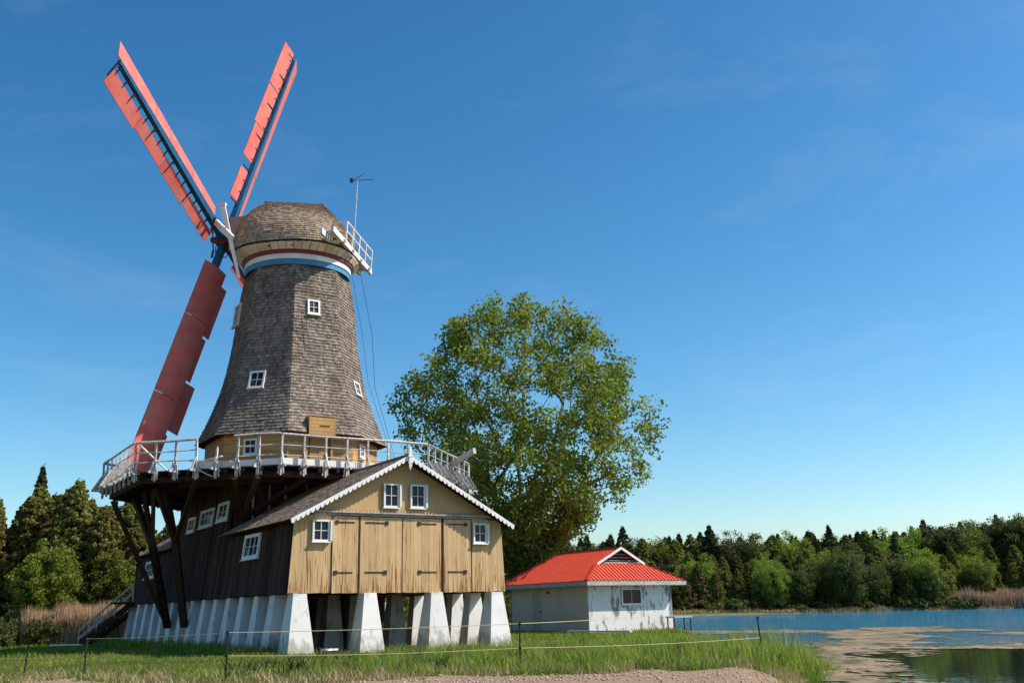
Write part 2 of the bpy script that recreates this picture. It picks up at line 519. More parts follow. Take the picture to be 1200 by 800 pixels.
tag(g, kind='structure')

mt, n, l, p = newmat('water')
p.inputs['Roughness'].default_value = .04
p.inputs['IOR'].default_value = 1.333
tcw = n.new('ShaderNodeTexCoord')
mp = n.new('ShaderNodeMapping'); mp.inputs['Scale'].default_value = (.8, 1.6, 1); l.new(tcw.outputs['Object'], mp.inputs[0])
wn = n.new('ShaderNodeTexNoise'); wn.inputs['Scale'].default_value = 1.6; wn.inputs['Detail'].default_value = 4
l.new(mp.outputs[0], wn.inputs[0])
sxy = n.new('ShaderNodeSeparateXYZ'); l.new(tcw.outputs['Object'], sxy.inputs[0])
mr = n.new('ShaderNodeMapRange'); l.new(sxy.outputs[1], mr.inputs[0])     # sheltered bay is calmer than the open lake
mr.inputs['From Min'].default_value = 34; mr.inputs['From Max'].default_value = 75
mr.inputs['To Min'].default_value = .012; mr.inputs['To Max'].default_value = 1.0
# shallow bay darkened in colour to deepen the trees' reflection, open blue water beyond
l.new(mix(n, l, mr.outputs[0], (.016, .026, .014), (.03, .165, .25)), p.inputs['Base Color'])
bp = n.new('ShaderNodeBump'); bp.inputs['Distance'].default_value = .45
l.new(mr.outputs[0], bp.inputs['Strength']); l.new(wn.outputs[0], bp.inputs['Height']); l.new(bp.outputs[0], p.inputs['Normal'])
M['water'] = mt
wy = MB(); wy.quad((-30, -40, -.35), (800, -40, -.35), (800, 260, -.35), (-30, 260, -.35))
tag(wy.build('water', mt), kind='structure')

# floating algae mats in the bay
def seg(x, y, a, b):
    a = np.array(a, float); b = np.array(b, float); ab = b - a
    t = np.clip(((x - a[0]) * ab[0] + (y - a[1]) * ab[1]) / (ab @ ab), 0, 1)
    return np.hypot(x - a[0] - t * ab[0], y - a[1] - t * ab[1])
cs = .11
X, Y = np.meshgrid(np.arange(4, 46, cs), np.arange(14, 72, cs * 1.6))
d = land_dist(X, Y)
nn_ = fbm(X * .30 + 2, Y * .13 + 7, 5)
fine = .6 * fbm(X * 1.1, Y * .6, 3) + .4 * fbm(X * 4, Y * 2.2, 3)
sc_ = .0
f1 = 1.0 - seg(X, Y, (9, 32), (23.5, 65)) / 3.4
f2 = 1.0 - seg(X, Y, (17, 47), (40, 52)) / 2.6
f3 = 1.0 - seg(X, Y, (5.5, 15), (9.2, 31)) / 1.9
f4 = 1.25 - seg(X, Y, (10.0, 69), (20, 58)) / 4.0
f5 = 1.0 - seg(X, Y, (8.5, 17.2), (12.5, 18.6)) / .9
f7 = 1.0 - seg(X, Y, (13.5, 24.3), (16.0, 24.8)) / .7
f8 = 1.0 - seg(X, Y, (15.5, 29.5), (22, 30)) / .9
f9 = 1.0 - seg(X, Y, (11, 21.3), (14, 21.6)) / .5
f6 = 1.0 - seg(X, Y, (12, 35), (22, 36)) / 1.4
fld = np.maximum.reduce([f1, f2 * .8, f3, f4, f5 * .7, f6 * .6, f7 * .7, f8 * .65, f9 * .6, np.full(X.shape, -.35)])
msk = (fld + (nn_ - .47) * 3.2 + (fine - .45) * 2.4) > .42
msk &= (d < .5) & ~((Y > 70))
X2 = X + (rng.random(X.shape) - .5) * cs * .8; Y2 = Y + (rng.random(X.shape) - .5) * cs
z = -.344 + .012 * fbm(X * 2, Y * 2)
av = np.stack([X2.ravel(), Y2.ravel(), z.ravel()], 1); Kx = X.shape[1]
ci = np.argwhere(msk[:-1, :-1]); q = ci[:, 0] * Kx + ci[:, 1]
af = np.stack([q, q + 1, q + Kx + 1, q + Kx], 1)
us, inv = np.unique(af.ravel(), return_inverse=True)
M['algae'] = mat('algae', (.26, .185, .10), (.075, .068, .025), .8, 1.1, (1, .45, 1), .35, .5, .42, .62)
ao = npmesh('algae', av[us], inv.reshape(-1, 4), M['algae'], rng.random(len(af)))
tag(ao, 'tan mats of algae floating over the calm water of the bay', 'algae', kind='stuff')

# ------------------------------------------------------------------ barn (lower building on piers)
barn = empty('barn', tuple(L(W / 2, VL / 2, 0)), 'long barn with tan gable doors and dark side wall on white piers under the windmill', 'barn')
SL = .24 / (ZE - Z0)        # batter of the side walls
def uleft(z): return -.12 + SL * (z - Z0)
def uright(z): return W + .10 - SL * .6 * (z - Z0)
def roofz(u): return ZE + (ZR - ZE) * (1 - abs(u - W / 2) / (W / 2))
# piers
def pier(u, v, wu=.60, wv=.52, tu=.36, tv=.36, h=Z0 - .03, mtl='concrete'):
    gzv = float(ground_z(np.array([L(u, v, 0)[0]]), np.array([L(u, v, 0)[1]]))[0]) - .15
    mb = MB(); vv = []
    for z, a, b in ((gzv, wu * 1.06, wv * 1.06), (h - .10, tu, tv), (h, tu * .98, tv * .98)):
        for su, sv in ((-1, -1), (1, -1), (1, 1), (-1, 1)):
            vv.append(L(u + su * a, v + sv * b, z))
    for q in range(len(vv)): vv[q] = vv[q] + (rng.random(3) - .5) * .015
    f = [(3, 2, 1, 0), (8, 9, 10, 11)]
    for k in (0, 4):
        for j in range(4):
            j2 = (j + 1) % 4; f.append((k + j, k + j2, k + 4 + j2, k + 4 + j))
    mb.add(vv, f); return mb.build('pier', M[mtl], barn)
for u in (.20, 2.42, 4.68, W - .22):
    pier(u, .12, .40, .44, .21, .24)
nv = 14
for k in range(1, nv + 1):
    v = k * VL / nv
    pier(.10, v, .40, .36, .2, .20)
    if k % 2 == 0: pier(W - .1, v, .34, .26, .2, .2)
    if k % 2 == 0 and k < 12:
        pier(2.42, v, .34, .30, .2, .2, mtl='concrete_shaded'); pier(4.68, v, .34, .30, .2, .2, mtl='concrete_shaded')
        pier(1.25, v + .7, .34, .30, .2, .2, mtl='concrete_shaded'); pier(3.5, v + .7, .34, .30, .2, .2, mtl='concrete_shaded')
for v in (1.45,):
    pier(W - .25, v, .40, .28, .2, .2)
# floor slab and sill beams
mb = MB(); mb.box(L(W / 2, VL / 2, Z0 + .07), eu * (W / 2 - .12), ev * (VL / 2 - .02), ez * .06)
for u in (.2, 2.42, 4.68, W - .22): mb.box(L(u, VL / 2 + .05, Z0 - .03 + .03), eu * .09, ev * (VL / 2 - .2), ez * .028)
mb.build('floor', M['inside'], barn)
# dark boarded partition under the floor, behind the first piers
mb = MB()
for i in range(26):
    u = .5 + i * .235
    mb.box(L(u, 7.6 + rng.random() * .03, Z0 / 2 - .05), eu * .105, ev * .012, ez * (Z0 / 2 + .03))
mb.build('underfloor_partition', M['dark_beam'], barn)
mb = MB()
v = .5
while v < VL - .2:
    mb.box(L(.62 + rng.random() * .02, v + .1, Z0 / 2), eu * .012, ev * .096, ez * (Z0 / 2 - .03)); v += .2
mb.build('side_partition', M['inner_board'], barn)

# left wall: dark vertical planks
mb = MB(); v = 0.0
while v < VL:
    wd = .15 + rng.random() * .08
    v2 = min(v + wd - .008, VL)
    top = ZE - .03 if not (6.85 < v < 14.2) else 6.0
    j = rng.random() * .012
    zb = Z0 - rng.random() * .05
    a = lambda vv, z, o=0: L(uleft(z) - j - o, vv, z)
    mb.add([a(v, zb), a(v2, zb), a(v2, top), a(v, top), a(v, zb, -.03), a(v2, zb, -.03), a(v2, top, -.03), a(v, top, -.03)],
           [(3, 2, 1, 0), (4, 5, 6, 7), (0, 1, 5, 4), (1, 2, 6, 5), (2, 3, 7, 6), (3, 0, 4, 7)])
    v += wd
mb.build('side_wall', M['dark_plank'], barn)
mb = MB()
mb.add([L(uleft(Z0) + .05, .1, Z0), L(uleft(Z0) + .05, VL - .1, Z0), L(uleft(ZE) + .05, VL - .1, ZE - .05), L(uleft(ZE) + .05, .1, ZE - .05)], [(0, 1, 2, 3)])
mb.add([L(uright(Z0) - .02, .03, Z0), L(uright(Z0) - .02, VL, Z0), L(uright(ZE) - .02, VL, ZE - .03), L(uright(ZE) - .02, .03, ZE - .03)], [(3, 2, 1, 0)])
mb.add([L(0, VL, Z0), L(W, VL, Z0), L(W, VL, ZE), L(W / 2, VL, ZR - .1), L(0, VL, ZE)], [(0, 1, 2, 3, 4)])
mb.build('inner_wall', M['dark_plank'], barn)

# front wall lower boards
def plank_wall(mb, u0, u1, z0, z1, v, pw=.15, dj=.010, zj=.03, gapp=.006):
    u = u0
    while u < u1 - .02:
        wd = min(pw * (.85 + rng.random() * .4), u1 - u)
        j = rng.random() * dj
        zb = z0 - rng.random() * zj
        mb.box(L(u + wd / 2, v - .012 - j, (zb + z1) / 2), eu * (wd / 2 - gapp / 2), ev * .014, ez * (z1 - zb) / 2)
        u += wd
dark = MB(); dark.add([L(uleft(Z0) + .03, .02, Z0), L(uright(Z0) - .02, .02, Z0), L(uright(ZE) - .02, .02, ZE), L(uleft(ZE) + .03, .02, ZE)], [(0, 1, 2, 3)])
dark.build('wall_backing', M['inside'], barn)
mb = MB()
plank_wall(mb, -.02, 1.17, Z0, 4.02, 0)
mb.prism([L(uleft(Z0) - .03, -.03, Z0 - .02), L(.0, -.03, Z0 - .02), L(.0, -.03, ZE), L(uleft(ZE) - .13, -.03, ZE)][::1], ev * .03)
mb.build('front_wall', M['tan_board'], barn)
mb = MB(); plank_wall(mb, 5.99, W - .0, Z0, 4.02, 0)
mb.prism([L(W, -.03, Z0 - .02), L(uright(Z0) + .03, -.03, Z0 - .02), L(W + .01, -.03, ZE)], ev * .03)
fwall = mb.build('front_wall', M['tan_board'], barn)
# doors: left small, big pair, right small
def hinge(door, ua, ub, z, knob):
    h = MB()
    h.box(L((ua + ub) / 2, -.055, z), eu * abs(ub - ua) / 2, ev * .008, ez * .018)
    h.box(L(knob, -.06, z), eu * .05, ev * .014, ez * .055)
    h.build('hinge', M['iron'], door)
def door(u0, u1, z0=Z0 - .02, z1=4.0, pw=.14):
    mb = MB(); plank_wall(mb, u0, u1, z0, z1, -.016, pw, .006, .02, .005)
    return mb.build('door', M['tan_board'], barn)
d1 = door(1.19, 2.03); hinge(d1, 1.28, 1.85, 2.33, 1.30); hinge(d1, 1.28, 1.9, 3.82, 1.32)
d2 = door(2.09, 3.50); hinge(d2, 2.25, 2.95, 2.34, 2.93); hinge(d2, 2.25, 3.0, 3.83, 2.97)
d3 = door(3.51, 4.88); hinge(d3, 4.05, 4.70, 2.35, 4.10); hinge(d3, 4.05, 4.7, 3.84, 4.08)
d4 = door(4.96, 5.97); hinge(d4, 5.12, 5.78, 2.36, 5.74); hinge(d4, 5.12, 5.8, 3.85, 5.76)
for u, wd in ((2.06, .025), (4.92, .035), (1.18, .006), (3.505, .005), (5.98, .006)):  # wide posts, and thin dark strips that paint in the doors' shaded gaps
    mb = MB(); mb.box(L(u, -.045, 2.88), eu * wd, ev * .012, ez * 1.13)
    mb.build('door_gap_post', M['dark_beam'], barn)
# gable above the ledge
mb = MB()
mb.prism([L(.1, .0, 4.06), L(W - .1, .0, 4.06), L(W / 2, .0, ZR - .06)], ev * .05)
gb = mb.build('gable_wall', M['tan_gable'], barn)
mb = MB()
mb.box(L(W / 2 + .02, -.075, 4.12), eu * 3.05, ev * .075, ez * .022)
mb.box(L(W / 2 + .02, -.03, 4.055), eu * 3.02, ev * .022, ez * .03)
led = mb.build('ledge', M['grey_wood'], barn)
mb = MB()
for i in range(52):
    u = .60 + i * .1155; mb.box(L(u, -.05, 4.182), eu * .026, ev * .018, ez * .035)
mb.build('dentil', M['tan_gable'], led)

# front windows
window(barn, L(3.10, -.03, 4.68), eu, ez, -ev, .52, .74, fr=.055, shutter=1)
window(barn, L(4.02, -.03, 4.69), eu, ez, -ev, .52, .74, fr=.055, shutter=1)
window(barn, L(.80, -.05, 3.55), eu, ez, -ev, .54, .64, fr=.055, shutter=1)
window(barn, L(6.27, -.05, 3.58), eu, ez, -ev, .50, .64, fr=.055, shutter=1)
# side windows (left wall)
def left_window(v0, v1, z0, z1, nc=3, nr=2):
    zc = (z0 + z1) / 2
    window(barn, L(uleft(zc) - .02, (v0 + v1) / 2, zc), -ev, nrm(V(0, 0, 1) + eu * SL), -eu, v1 - v0, z1 - z0, nc, nr, .11)
left_window(3.15, 4.75, 2.92, 3.72)
left_window(17.0, 18.8, 2.80, 3.55)
left_window(7.35, 8.6, 4.45, 5.15, 2, 2)
left_window(9.15, 10.9, 4.40, 5.08, 3, 2)
left_window(11.6, 12.6, 4.35, 4.95, 2, 2)

# roofs of the two wings
def wing_roof(v0, v1, over0):
    uo = .22
    base = MB()
    for s in (-1, 1):
        def P(uu, vv, dz=0):      # uu distance from ridge
            return L(W / 2 + s * uu, vv, ZR - (ZR - ZE) * uu / (W / 2) + dz)
        q = [P(0, v0 - over0), P(W / 2 + uo, v0 - over0), P(W / 2 + uo, v1), P(0, v1)]
        q2 = [P(0, v0 - over0, .055), P(W / 2 + uo, v0 - over0, .055), P(W / 2 + uo, v1, .055), P(0, v1, .055)]
        base.add(q + q2, [(0, 1, 2, 3), (7, 6, 5, 4), (0, 4, 5, 1), (1, 5, 6, 2), (2, 6, 7, 3)])
    ro = base.build('roof', M['dark_beam'], barn)
    mb = MB()
    for s in (-1, 1):
        tot = W / 2 + uo + .04
        def f(u, t, s=s):
            vv = (v0 - over0 - .03) + u * (v1 - v0 + over0 + .02) if s > 0 else v1 + .0 - u * (v1 - v0 + over0 + .03)
            uu = tot * (1 - t)
            return L(W / 2 + s * uu, vv, ZR - (ZR - ZE) * uu / (W / 2) + .06)
        shingles(mb, f, np.linspace(0, 1, 27), .15, .02)
    mb.beam(L(W / 2, v0 - over0 - .03, ZR + .09), L(W / 2, v1, ZR + .09), .12, .04)
    mb.build('shingles', M['roof_shingle'], ro)
    return ro
r1 = wing_roof(0, 6.83, .42)
r2 = wing_roof(14.2, VL, .3)

# scalloped bargeboards and finial
bb = MB()
for s in (-1, 1):
    n_s = 26; vf = -.455
    top = []; bot = []
    Lr = W / 2 + .27
    for i in range(n_s * 6 + 1):
        t = i / (n_s * 6); uu = t * Lr
        ztop = ZR - (ZR - ZE) * uu / (W / 2) + .075
        ph = (t * n_s) % 1
        dep = .10 + .07 * (1 - abs(2 * ph - 1) ** 2) - (.035 if ph < .12 else 0)
        top.append(L(W / 2 + s * uu, vf, ztop)); bot.append(L(W / 2 + s * uu, vf, ztop - dep))
    for i in range(len(top) - 1):
        a, b, c, d = top[i], top[i + 1], bot[i + 1], bot[i]
        o = ev * .03
        bb.add([a, b, c, d, a + o, b + o, c + o, d + o], [(3, 2, 1, 0), (4, 5, 6, 7), (0, 1, 5, 4), (2, 3, 7, 6)], .6)
bb.build('bargeboard', M['white_trim'], barn)
fn = MB()
fn.beam(L(W / 2, -.485, ZR - .28), L(W / 2, -.485, ZR + .22), .10, .05, ev)
fn.add([L(W / 2 - .05, -.51, ZR + .22), L(W / 2 + .05, -.51, ZR + .22), L(W / 2 + .05, -.46, ZR + .22), L(W / 2 - .05, -.46, ZR + .22), L(W / 2, -.485, ZR + .36)],
       [(0, 1, 4), (1, 2, 4), (2, 3, 4), (3, 0, 4)])
fn.add([L(W / 2 - .05, -.51, ZR - .28), L(W / 2 + .05, -.51, ZR - .28), L(W / 2 + .05, -.46, ZR - .28), L(W / 2 - .05, -.46, ZR - .28), L(W / 2, -.485, ZR - .42)],
       [(1, 0, 4), (2, 1, 4), (3, 2, 4), (0, 3, 4)])
fn.box(L(W / 2, -.485, ZR + .04), eu * .075, ev * .035, ez * .03)
fn.box(L(W / 2, -.485, ZR - .18), eu * .07, ev * .035, ez * .02)
fn.build('finial', M['white_trim'], barn)

# mill body above the wings (dark planked block carrying the gallery)
mb = MB()
u = .22
while u < W - .25:
    wd = .16 + rng.random() * .1
    for v in (6.85, 14.2):
        mb.box(L(u + wd / 2, v + rng.random() * .02, 4.9), eu * (wd / 2 - .006), ev * .015, ez * 1.12)
    u += wd
v = 6.86
while v < 14.2:
    wd = .16 + rng.random() * .1
    mb.box(L(W - .25 + rng.random() * .02, v + wd / 2, 4.9), eu * .015, ev * (wd / 2 - .006), ez * 1.12)
    v += wd
mb.build('upper_wall', M['dark_plank'], barn)
# pale slivers of old whitewash between the planks of the upper front wall
mb = MB()
for u, z0, z1 in ((.9, 4.5, 5.6), (1.5, 4.8, 5.7), (2.1, 5.2, 5.75), (2.9, 5.5, 5.9)):
    mb.box(L(u, 6.82, (z0 + z1) / 2), eu * .03, ev * .01, ez * (z1 - z0) / 2)
mb.build('batten', M['grey_wood'], barn)

# outside stair at the far left corner
st = MB()
s0 = L(-.15, VL - .55, Z0 + .05); s1 = L(-2.05, VL + 1.1, 0.0)
sx_ = nrm(np.cross(s1 - s0, ez)); sx_ = V(sx_[0], sx_[1], 0)
sdn = nrm(V((s1 - s0)[0], (s1 - s0)[1], 0))
for off in (0, .9):
    st.beam(s0 + sx_ * off, s1 + sx_ * off, .06, .26)
for i in range(9):
    p0 = s0 + (s1 - s0) * (i + .5) / 9
    st.box(p0 + sx_ * .45, sx_ * .45, sdn * .14, ez * .02)
so2 = st.build('staircase', M['dark_beam'], barn)
hr = MB()
for off in (0, .9):
    hr.beam(s0 + sx_ * off + ez * .85, s1 + sx_ * off + ez * .65, .06, .09)
    hr.beam(s0 + sx_ * off + ez * .45, s1 + sx_ * off + ez * .30, .05, .09)
    for t in (0, .33, .66, 1): 
        p0 = s0 + (s1 - s0) * t + sx_ * off; hr.beam(p0, p0 + ez * (.86 - .2 * t), .06, .06, (0, 1, 0))
hr.build('handrail', M['grey_wood'], so2)
mb = MB(); mb.box(L(-.5, VL - .35, Z0 + .06), eu * .5, ev * .5, ez * .04); mb.build('landing', M['dark_beam'], barn)

# ------------------------------------------------------------------ windmill
mill = empty('windmill', tuple(T), 'tall shingled smock windmill with coral sails and a white railed gallery above the barn', 'windmill')
PZ = [7.75, 8.5, 9.4, 10.3, 12.1, 13.9, 15.5]
PR = [3.84, 3.50, 3.13, 2.86, 2.56, 2.34, 1.98]
def RZ(z): return float(np.interp(z, PZ, PR))
from numpy.polynomial import polynomial as _P
_co = _P.polyfit(PZ, PR, 4)
def RZ(z): return float(_P.polyval(z, _co)) - .03
VA = [32 + 22.5 + 45 * k for k in range(8)]          # vertex bearings
def dirv(b): return V(sin(R(b)), -cos(R(b)), 0)
def oct_pt(b, r, z): return V(T[0], T[1], 0) + dirv(b) * r + ez * z
# shingled walls
core = MB()
zz = np.linspace(7.86, 15.0, 12)
for k in range(8):
    b0, b1 = VA[k], VA[(k + 1) % 8]
    for i in range(11):
        core.quad(oct_pt(b0, RZ(zz[i]) - .03, zz[i]), oct_pt(b1, RZ(zz[i]) - .03, zz[i]), oct_pt(b1, RZ(zz[i + 1]) - .03, zz[i + 1]), oct_pt(b0, RZ(zz[i + 1]) - .03, zz[i + 1]))
tower = core.build('tower', M['dark_beam'], mill)
mb = MB()
rows = np.linspace(7.75, 14.98, 56)
for k in range(8):
    b0, b1 = VA[k], VA[(k + 1) % 8]
    fb = (b0 + b1) / 2 if b1 > b0 else (b0 + b1 + 360) / 2
    def f(u, t, b0=b0, b1=b1):
        r = RZ(t)
        p0, p1 = oct_pt(b0, r, t), oct_pt(b1, r, t)
        return p0 + (p1 - p0) * u
    vis = 1
    # leave an opening for the gallery door on the face that looks to the barn's front gable
    sub = MB()
    shingles(sub, f, rows, .105, .034)
    if abs(((fb - 32 + 180) % 360) - 180) < 1:
        sdir = V(cos(R(32)), sin(R(32)), 0)
        nf = []; nr2 = []
        for fc, rr in zip(sub.f, sub.r):
            c = np.mean([sub.v[i] for i in fc], 0)
            s_ = (c - T) @ sdir
            if -.66 < s_ < .44 and c[2] < 8.42: continue
            nf.append(fc); nr2.append(rr)
        sub.f = nf; sub.r = nr2
    b = len(mb.v); mb.v += sub.v; mb.f += [[b + i for i in fc] for fc in sub.f]; mb.r += sub.r
mb.build('shingles', M['shingle'], tower)
# dark soffit closing the underside of the shingled skirt
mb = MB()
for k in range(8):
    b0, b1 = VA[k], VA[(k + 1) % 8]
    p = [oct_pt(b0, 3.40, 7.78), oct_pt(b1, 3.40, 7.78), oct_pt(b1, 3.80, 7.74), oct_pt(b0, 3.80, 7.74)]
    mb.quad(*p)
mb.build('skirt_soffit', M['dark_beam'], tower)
# tan boarded base storey
mb = MB(); ZD = 6.10
for k in range(8):
    b0, b1 = VA[k], VA[(k + 1) % 8]
    r = 3.42
    nb = 5
    for i in range(nb):
        z0 = ZD - .05 + i * (7.8 - ZD + .05) / nb; z1 = ZD - .05 + (i + 1) * (7.8 - ZD + .05) / nb - .012
        p0, p1 = oct_pt(b0, r, z0), oct_pt(b1, r, z0)
        q0, q1 = oct_pt(b0, r, z1), oct_pt(b1, r, z1)
        inn = -.05
        mb.add([p0, p1, q1, q0, oct_pt(b0, r - .05, z0), oct_pt(b1, r - .05, z0), oct_pt(b1, r - .05, z1), oct_pt(b0, r - .05, z1)],
               [(0, 1, 2, 3), (4, 0, 3, 7), (1, 5, 6, 2), (3, 2, 6, 7), (0, 4, 5, 1), (7, 6, 5, 4)])
base = mb.build('base_storey', M['tan_tower'], mill)
c22 = cos(R(22.5))
def face_frame(b):
    return V(sin(R(b)), -cos(R(b)), 0), V(cos(R(b)), sin(R(b)), 0)
def tower_window(b, s, zc, wd, ht, nc=2, nr=2, r=None, fr=.075, par=None):
    n_, s_ = face_frame(b)
    rr = (RZ(zc) if r is None else r)
    tl = 0 if r else (RZ(zc - .3) - RZ(zc + .3)) * c22 / .6
    up = nrm(ez - n_ * tl)
    out = nrm(n_ + ez * tl)
    c = V(T[0], T[1], 0) + n_ * (rr * c22 + .015) + s_ * s + ez * zc
    return window(par or mill, c, s_, up, out, wd, ht, nc, nr, fr, 'white_trim', .075)
tower_window(32, -.12, 13.03, .52, .62)
tower_window(-13, -.27, 9.96, .66, .74)
tower_window(77, .02, 9.95, .62, .60)
tower_window(-58, -.85, 13.2, .75, .95)
tower_window(-13, -.18, 7.28, .56, .62, r=3.42, par=mill)
tower_window(77, -.5, 7.3, .5, .5, r=3.42, par=mill)
# gallery door with its little boarded hood
n_, s_ = face_frame(32)
c0 = V(T[0], T[1], 0) + n_ * (3.42 * c22)
mb = MB()
mb.box(c0 + s_ * -.10 + n_ * .03 + ez * 6.98, s_ * .36, n_ * .03, ez * .88)
dr = mb.build('door', M['tan_tower'], mill)
mb = MB(); mb.box(c0 + s_ * .16 + n_ * .08 + ez * 6.95, s_ * .03, n_ * .02, ez * .05); mb.build('handle', M['iron'], dr)
mb = MB()
for sx in (-.60, .40):
    mb.box(c0 + s_ * sx + n_ * .17 + ez * 8.03, s_ * .03, n_ * .23, ez * .36)
    mb.box(c0 + s_ * sx + n_ * .06 + ez * 6.98, s_ * .04, n_ * .05, ez * .88)
for i in range(5):
    mb.box(c0 + s_ * -.10 + n_ * (.375 + .002 * i) + ez * (7.735 + i * .135), s_ * .465, n_ * .02, ez * .064)
mb.box(c0 + s_ * -.10 + n_ * .16 + ez * 8.39, s_ * .52, n_ * .25, ez * .015)
mb.build('door_surround', M['tan_tower'], mill)
mb = MB(); mb.box(c0 + s_ * -.02 + n_ * .402 + ez * 8.02, s_ * .2, n_ * .012, ez * .018); mb.build('door_sign', M['iron'], mill)
# hanging grey sack-like lamp near the corner of the base storey
# bands round the tower head
def ring(r0, z0, r1, z1, seg_=72, th=.05):
    mb = MB()
    for i in range(seg_):
        a0, a1 = 360 * i / seg_, 360 * (i + 1) / seg_
        mb.quad(oct_pt(a0, r0, z0), oct_pt(a1, r0, z0), oct_pt(a1, r1, z1), oct_pt(a0, r1, z1), .5)
        mb.quad(oct_pt(a1, r0 - th, z0), oct_pt(a0, r0 - th, z0), oct_pt(a0, r1 - th, z1), oct_pt(a1, r1 - th, z1), .5)
        mb.quad(oct_pt(a0, r0 - th, z0), oct_pt(a1, r0 - th, z0), oct_pt(a1, r0, z0), oct_pt(a0, r0, z0), .5)
        mb.quad(oct_pt(a0, r1, z1), oct_pt(a1, r1, z1), oct_pt(a1, r1 - th, z1), oct_pt(a0, r1 - th, z1), .5)
    return mb
ring(2.17, 14.84, 2.17, 15.06).build('blue_band', M['blue_band'], mill)
ring(2.21, 15.065, 2.21, 15.28).build('white_band', M['white_trim'], mill)
ring(2.27, 15.285, 2.30, 15.42).build('red_band', M['red_band'], mill)

# cap
RAZ = R(82.0)
nx = V(-sin(RAZ), cos(RAZ), 0)         # towards the sails
hx = V(-cos(RAZ), -sin(RAZ), 0)        # across, towards the viewer
TC = V(T[0], T[1], 0)
def cap_pt(a, t):
    """a angle 0..1 round, t height 0..1"""
    th = 2 * pi * a
    aL = 1.55 + 1.05 * (1 - t ** 2.6)
    aR = 1.05 + 1.42 * (1 - t ** 1.9)
    b = .10 + 2.42 * (1 - t ** 2.1) ** .80
    ca, sa = cos(th), sin(th)
    e = 2 / 2.5
    x = np.sign(ca) * abs(ca) ** e * (aL if ca > 0 else aR)
    y = np.sign(sa) * abs(sa) ** e * b
    return TC + nx * x + hx * y * 1.0 + ez * (15.66 + (2.60 + .13 * x) * t)
mb = MB(); NA = 64
for j in range(20):
    t0, t1 = j / 20, (j + 1) / 20
    for i in range(NA):
        mb.quad(cap_pt(i / NA, t0), cap_pt((i + 1) / NA, t0), cap_pt((i + 1) / NA, t1), cap_pt(i / NA, t1))
sgn = np.cross(cap_pt(.01, .1) - cap_pt(0, .1), cap_pt(0, .2) - cap_pt(0, .1)) @ nx
cap = mb.build('cap', M['dark_beam'], mill)
def capf(u, t): 
    return cap_pt(u if sgn > 0 else 1 - u, min(t, 1.0))
capf.closed = 1
def _len(t): return sum(np.linalg.norm(cap_pt(i / 40, min(t, 1)) - cap_pt((i + 1) / 40, min(t, 1))) for i in range(40))
capf.length = _len
mb = MB()
# rows spaced evenly along the slope
tt = np.linspace(0, 1, 400); ps = np.array([cap_pt(.25, t) for t in tt]); dl = np.concatenate([[0], np.cumsum(np.linalg.norm(np.diff(ps, axis=0), axis=1))])
ts = np.interp(np.linspace(0, dl[-1], 36), dl, tt)
shingles(mb, capf, ts, .11, .034)
mb.beam(TC + nx * 1.6 + ez * 18.50, TC - nx * 1.1 + ez * 18.15, .22, .05)
mb.build('shingles', M['cap_shingle'], cap)
# flared eave boards
mb = MB()
for i in range(48):
    a0, a1 = 360 * i / 48 + .3, 360 * (i + 1) / 48 - .3
    def ep(a, out, z):
        d = dirv(a); e = 1
        # follow the cap's outline
        lx = d @ nx; ly = d @ hx
        rr = 2.33
        ex = 2.5; ax = (2.60 if lx > 0 else 2.47); bx = 2.52
        r_out = 1 / ((abs(lx) / ax) ** ex + (abs(ly) / bx) ** ex) ** (1 / ex)
        return TC + d * (rr if not out else r_out - .0) + ez * z
    mb.add([ep(a0, 0, 15.425), ep(a1, 0, 15.425), ep(a1, 1, 15.64), ep(a0, 1, 15.64), ep(a0, 0, 15.46), ep(a1, 0, 15.46), ep(a1, 1, 15.675), ep(a0, 1, 15.675)],
           [(0, 1, 2, 3), (7, 6, 5, 4), (3, 2, 6, 7)])
mb.build('eave_board', M['cream'], cap)
mb = MB()
for i in range(16):
    a0 = 360 * i / 16 + 6
    mb.box(TC + dirv(a0) * 2.43 + ez * 15.55, dirv(a0) * .05, dirv(a0 + 90) * .04, ez * .03)
mb.build('rafter_end', M['dark_beam'], cap)
# storm hatch breast at the sail end
mb = MB()
mb.box(TC + nx * 2.35 + ez * 16.75, nx * .35, hx * 1.05, ez * .75)
mb.build('breast', M['cap_shingle'], cap)

# wind shaft and sails
TILT = R(9.8); BETA = R(15.5); SLEN = 10.62
n3 = nx * cos(TILT) + ez * sin(TILT)
vv3 = np.cross(n3, hx); vv3 = vv3 if vv3[2] > 0 else -vv3
H = TC + nx * 3.37 + ez * 16.85
mb = MB(); mb.tube([H - n3 * 2.4, H - n3 * .2], .26, 10); mb.build('wind_shaft', M['hub_red'], mill)
mb = MB()
arm_a = hx * cos(BETA) + vv3 * sin(BETA); arm_b = -hx * sin(BETA) + vv3 * cos(BETA)
mb.box(H, arm_a * .33, arm_b * .33, n3 * .25)
mb.tube([H + n3 * .2, H + n3 * .62], [.17, .12], 10)
for q, d in enumerate((arm_a, arm_b, -arm_a, -arm_b)):
    mb.beam(H + n3 * .55, H + n3 * .35 + d * .55, .05, .05)
    mb.tube([H + n3 * .35 + d * .55, H + n3 * .30 + d * .9], .05, 6)
hub = mb.build('hub', M['hub_red'], mill)
mb = MB()
for k in range(8):
    d = arm_a * cos(k * pi / 4) + arm_b * sin(k * pi / 4); d2 = arm_a * cos((k + 1) * pi / 4) + arm_b * sin((k + 1) * pi / 4)
    mb.tube([H - n3 * .32 + d * .45, H - n3 * .32 + d2 * .45], .03, 5)
